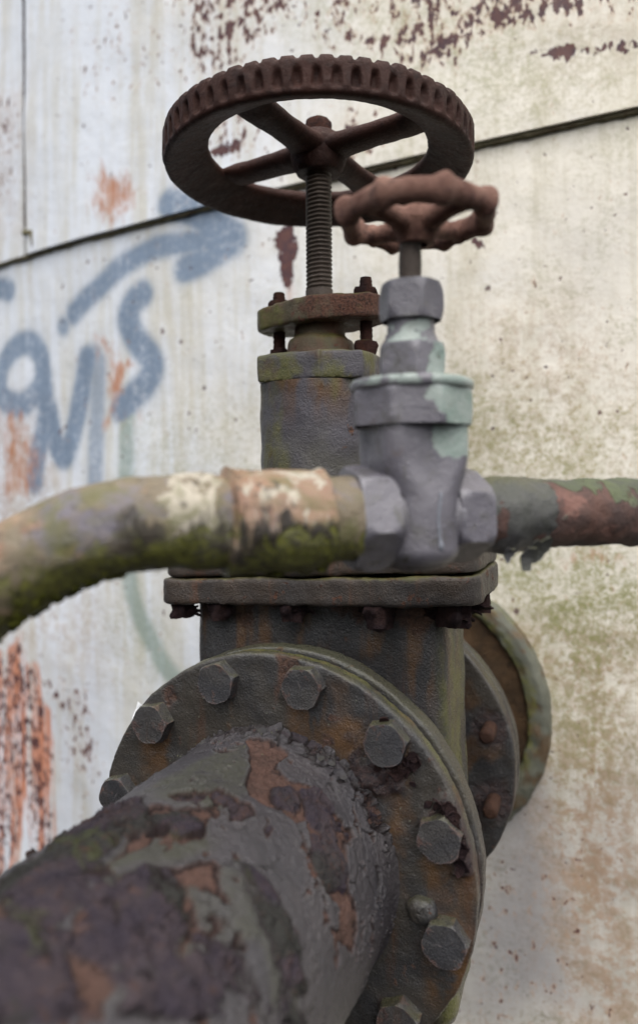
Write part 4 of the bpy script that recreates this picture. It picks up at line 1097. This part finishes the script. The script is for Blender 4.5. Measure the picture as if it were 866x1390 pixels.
# ================================================================== the small gate valve
SV = (0.8917, -1.3822, 0.0)
sv = thing('small_gate_valve', (SV[0], SV[1], 1.71), 'small purple-grey valve with verdigris patches and orange-brown lobed handwheel', 'valve', rz=math.radians(39.44))
def svp(name, vf, mat, smooth=45, attrs=None, parent=None):
    """vf in the small valve's frame with absolute height"""
    V, F = vf
    V = np.asarray(V, float) - [0, 0, 1.71]
    return part(name, (V, F), mat, parent or sv, smooth, attrs, local=True)
def verd_at(V, x0, amp=1.0):
    return amp * sstep(V[:, 0] - 0.35 * V[:, 1], x0 - 0.02, x0 + 0.02)
# body: bulb below, waisted neck above
zsec = np.linspace(1.515, 2.05, 60)
loops = []
for z in zsec:
    k = sstep(np.array(z), 1.515, 1.60)
    if z < 1.75:
        wx, wy = 0.125, 0.185
    else:
        u_ = float(sstep(np.array(z), 1.75, 1.92))
        wx, wy = 0.125 + 0.035 * u_, 0.185 - 0.022 * u_
    rnd_ = math.sqrt(max(0.02, 1 - max(0, (1.60 - z) / 0.09) ** 2))
    p = rrect(wx * rnd_, wy * rnd_, (0.055 if z > 1.93 else 0.055 + 0.055 * min(1, (1.93 - z) / 0.15)) * rnd_, 120)
    loops.append(np.concatenate([p, np.full((120, 1), z)], 1))
V, F = grid(np.stack(loops, 1), wrap_u=True)
V, F = roughen(V, F, 0.0035, 6, 4, 2.0)
facing = sstep(-V[:, 1], 0.02, 0.08)
svp('body', (V, F), M['bronze'], 60, {'verd': 0.95 * facing * sstep(V[:, 0], -0.06, 0.05) * sstep(V[:, 2] + 0.08 * np.abs(V[:, 0] - 0.08) * -6, 1.84, 1.95)})
zr = np.linspace(1.60, 1.80, 24)
run_r = 0.006 + 0.004 * np.exp(-((zr - 1.615) / 0.015) ** 2)
run_r[0] = run_r[-1] = 0.003
svp('paint_run', tube(np.stack([0.012 + 0.006 * np.sin(zr * 25), -0.186 + 0 * zr, zr], 1), run_r, 10), M['run'], 60)
# boss round the run
V, F = lathe([(0.13, -0.14), (0.155, -0.13), (0.158, 0.0), (0.155, 0.13), (0.13, 0.14)], 72, 0.02)
V = V @ roty(PI / 2).T + [0, 0, 1.71]
svp('seat_boss', roughen(V, F, 0.005, 6, 4, 6.0), M['bronze'], 60)
for sx, R_, k in ((-1, 0.193, 0.3), (1, 0.175, 0.0)):
    V, F = hex_head(R_, 0.135, 90, 0.93, 14, both=True)
    V, F = roughen(V, F, 0.003, 6, 4, 3.0 * sx, 0.5)
    V = V @ rotz(k).T
    V = V @ roty(sx * PI / 2).T + [sx * 0.115, 0, 1.71]
    svp('hex_end', (V, F), M['bronze'], 40)
A_ = hex_head(0.222, 0.125, 120, 0.97, 12, k=8, both=True)
A_ = xf(A_, rotz(-2.33), (0, 0, 2.032))
B_ = lathe([(0.18, 2.15), (0.214, 2.158), (0.220, 2.165), (0.221, 2.185), (0.212, 2.195), (0.10, 2.20)], 90, 0.012)
V, F = join(A_, B_)
V, F = roughen(V, F, 0.003, 8, 4, 4.0)
svp('bonnet_collar', (V, F), M['bronze'], 50, {'verd': np.maximum(0.95 * sstep(V[:, 0] - 0.4 * V[:, 1], -0.02, 0.14), 0.5 * sstep(V[:, 2], 2.15, 2.17)) * sstep(-V[:, 1], -0.12, 0.0)})
V, F = hex_head(0.128, 0.13, 72, 0.92, 10, both=True)
V, F = roughen(V, F, 0.003, 8, 4, 5.0)
svp('bonnet_nut', xf((V, F), rotz(0.2), (0, 0, 2.195)), M['bronze'], 40, {'verd': 0.9 * sstep(V[:, 0] - 0.5 * V[:, 1], -0.02, 0.12)})
V, F = lathe([(0.11, 2.32), (0.095, 2.345), (0.085, 2.37), (0.085, 2.42)], 48, 0.015)
svp('packing_neck', roughen(V, F, 0.005, 8, 3), M['bronze'], 50, {'verd': np.full(len(V), 0.42)})
V, F = hex_head(0.117, 0.135, 72, 0.9, 10, both=True)
V, F = roughen(V, F, 0.003, 8, 4, 8.0)
svp('packing_nut', xf((V, F), rotz(0.45), (0, 0, 2.412)), M['bronze'], 40)
V, F = lathe([(0.040, 2.53), (0.040, 2.70), (0.05, 2.74)], 32, 0.015)
svp('stem', roughen(V, F, 0.004, 9, 3), M['stem'], 60)
sh = bpy.data.objects.new('handwheel', None)
sh.empty_display_size = 0.02
C.objects.link(sh); sh.parent = sv; sh.location = (0.022 * S, -0.007 * S, (2.792 - 1.71) * S)
ORIGIN[sh.name] = (np.array([SV[0], SV[1], 2.80]), math.radians(39.44))
def shp(name, vf, mat, smooth=50):
    V, F = vf
    return part(name, (np.asarray(V, float) - [0, 0, 2.80], F), mat, sh, smooth, local=True)
ph, ps = np.meshgrid(np.linspace(0, 2 * PI, 320, endpoint=False), np.linspace(0, 2 * PI, 32, endpoint=False), indexing='ij')
lob = np.exp(-(((np.mod((ph - 0.30) * 8 / (2 * PI), 1.0) - 0.5) / 0.13) ** 2))
octa = hexr(ph - 0.30 - PI / 8, 1.0, 8)
R_ = 0.254 * (0.5 + 0.5 * octa) + 0.012 * lob * (0.4 + 0.6 * np.cos(ps)) + (0.034 + 0.006 * lob) * np.cos(ps)
z_ = 2.800 + (0.040 + 0.016 * lob) * np.sign(np.sin(ps)) * np.abs(np.sin(ps)) ** 0.8
V, F = grid(np.stack([R_ * np.cos(ph), R_ * np.sin(ph), z_], -1), wrap_u=True, wrap_v=True)
shp('rim', roughen(V, np.array(F)[:, ::-1], 0.006, 8, 4, 5.0), M['small_wheel'], 60)
for k in range(4):
    a = 0.35 + k * PI / 2
    r = np.linspace(0.03, 0.235, 12)
    p_ = np.stack([r * math.cos(a), r * math.sin(a), 2.765 + 0.03 * (r / 0.23)], 1)
    V, F = tube(p_, 0.029 + 0.032 * np.exp(-(r - 0.03) / 0.06) + 0.014 * np.exp(-(0.235 - r) / 0.03), 16)
    shp('spoke', roughen(V, F, 0.005, 8, 3, k * 2.0), M['small_wheel'], 60)
V, F = lathe([(0.04, 2.695), (0.065, 2.70), (0.075, 2.73), (0.09, 2.78), (0.075, 2.82), (0.05, 2.83), (0.002, 2.83)], 40, 0.012)
shp('hub', roughen(V, F, 0.005, 9, 3), M['small_wheel'])

# ================================================================== small pipes either side of it
path = smooth_path(BEND_PATH, 0.02)
bend = thing('bent_pipe', BEND_PATH[0], 'mossy patchwork-painted bent pipe running left from the small valve', 'pipe')
dist = np.concatenate([[0], np.cumsum(np.linalg.norm(np.diff(path, axis=0), axis=1))])
rb = 0.150 + 0 * dist
rb += 0.010 * np.exp(-((dist - 0.52) / 0.05) ** 2)
V, F = tube(path, rb, 72)
V, F = roughen(V, F, 0.009, 6, 6, 3.0, 0.6)
pale = sstep(-np.abs(np.tile(dist, 72) - 0.57), -0.14, -0.04)
part('tube', (V, F), M['bend'], bend, 60, {'pale': pale, 'tan': sstep(np.tile(dist, 72), 0.9, 1.2), 'drip': 0.9 * sstep(-np.abs(np.tile(dist, 72) - 0.60), -0.3, -0.12)})
i0, i1 = np.searchsorted(dist, 0.085), np.searchsorted(dist, 0.475)
seg = path[i0:i1]
sl = np.linspace(0, 1, len(seg))
rs_ = 0.172 + 0.010 * np.exp(-((sl - 0.03) / 0.04) ** 2) + 0.012 * np.exp(-((sl - 0.97) / 0.04) ** 2)
rs_[0] = rs_[-1] = 0.14
V, F = tube(seg, rs_, 96)
V, F = roughen(V, F, 0.009, 7, 6, 9.0, 0.6)
part('coupling', (V, F), M['bend'], bend, 60, {'pale': 0.6 + 0 * V[:, 0], 'tan': np.ones(len(V)), 'drip': np.ones(len(V))})

M['moss'] = m_rust('moss', '#74762a', '#565826', '#3e3c22', scale=14, bump=0.8)
fl = []
T_ = np.gradient(path, axis=0); T_ /= np.linalg.norm(T_, axis=1)[:, None]
for k in range(260):
    i = rnd.randint(int(np.searchsorted(dist, 0.1)), int(np.searchsorted(dist, 1.35)))
    if fbm(path[i:i + 1] * [1, 1, 1], 5, 3, 0.5, 8.0)[0] < -0.15: continue
    ang = rnd.gauss(-1.75, 0.42)
    tt0 = T_[i]
    bb = np.array([0, 0, 1.0]) - tt0[2] * tt0; bb /= np.linalg.norm(bb)
    nn = np.cross(tt0, bb)
    if nn[1] > 0: nn = -nn
    dirn = math.cos(ang) * nn + math.sin(ang) * bb
    rad0 = 0.176 if 0.10 < dist[i] < 0.47 else 0.152
    fl.append(flake(path[i] + dirn * rad0, dirn + np.array([rnd.uniform(-.6, .6), rnd.uniform(-.6, .6), 0]), tt0, rnd.uniform(0.006, 0.02), 0.012, rnd.uniform(-0.6, 0.6), 2000 + k, 0.004))
part('moss', join(*fl), M['moss'], bend, 40, kind='stuff')

e1 = np.array([math.cos(math.radians(39.44)), math.sin(math.radians(39.44)), 0])
o0 = np.array([SV[0], SV[1], 1.71])
straight = thing('straight_pipe', tuple(o0 + e1 * 0.25), 'rust-brown pipe with green paint remnants, right of the small valve', 'pipe')
tt_ = np.arange(0.22, 4.2, 0.015)
V, F = tube(o0 + e1 * tt_[:, None], 0.132, 72)
V, F = roughen(V, F, 0.014, 6, 5, 13.0, 0.55)
part('tube', (V, F), M['rust_pipe'], straight, 60)
tt_ = np.arange(0.235, 0.50, 0.012)
rc = 0.142 + 0.004 * np.sin(tt_ * 40)
rc[0] = rc[-1] = 0.125
V, F = tube(o0 + e1 * tt_[:, None], rc, 72)
ragged = fbm(V, 7, 4, 0.6, 3.0)
V, F = roughen(V, F, 0.012, 7, 5, 23.0, 0.55)
V = V + e1 * (0.09 * ragged * sstep((V - o0) @ e1, 0.42, 0.5))[:, None]
part('coupling', (V, F), M['coupling'], straight, 60)
fl = []
for k, (t_, dz, sz) in enumerate(((0.44, -0.135, 0.055), (0.41, -0.15, 0.05), (0.33, -0.14, 0.03), (0.47, -0.12, 0.05))):
    c = o0 + e1 * t_ + np.array([0.07, -0.09, dz])
    fl.append(flake(c, (0.4, -0.85, -0.35), (0.2, 0.1, 1), sz, 0.012, 0.3, 700 + k))
part('paint_flakes', join(*fl), M['coupling'], straight, 40, kind='stuff')

# ================================================================== scrap of paper behind the flange
c = np.array([-1.005, -0.40, 0.485])
u = np.linspace(-1, 1, 9)
uu, ww = np.meshgrid(u, u, indexing='ij')
P = np.stack([c[0] + 0.03 * uu + 0.03 * ww, c[1] + 0.012 * uu ** 2 + 0.004 * np.sin(5 * ww), c[2] + 0.075 * ww - 0.01 * uu], -1)
V, F = grid(P)
V2 = V + np.array([0, 0.003, 0])
n_ = len(V)
F = [tuple(x) for x in np.array(F).tolist()] + [tuple(i + n_ for i in x[::-1]) for x in np.array(F).tolist()]
scrap = thing('paper_scrap', tuple(c), 'tiny white paper scrap showing behind the left rim of the bolted flange', 'paper')
part('sheet', (np.concatenate([V, V2]), F), M['paper'], scrap, 60)
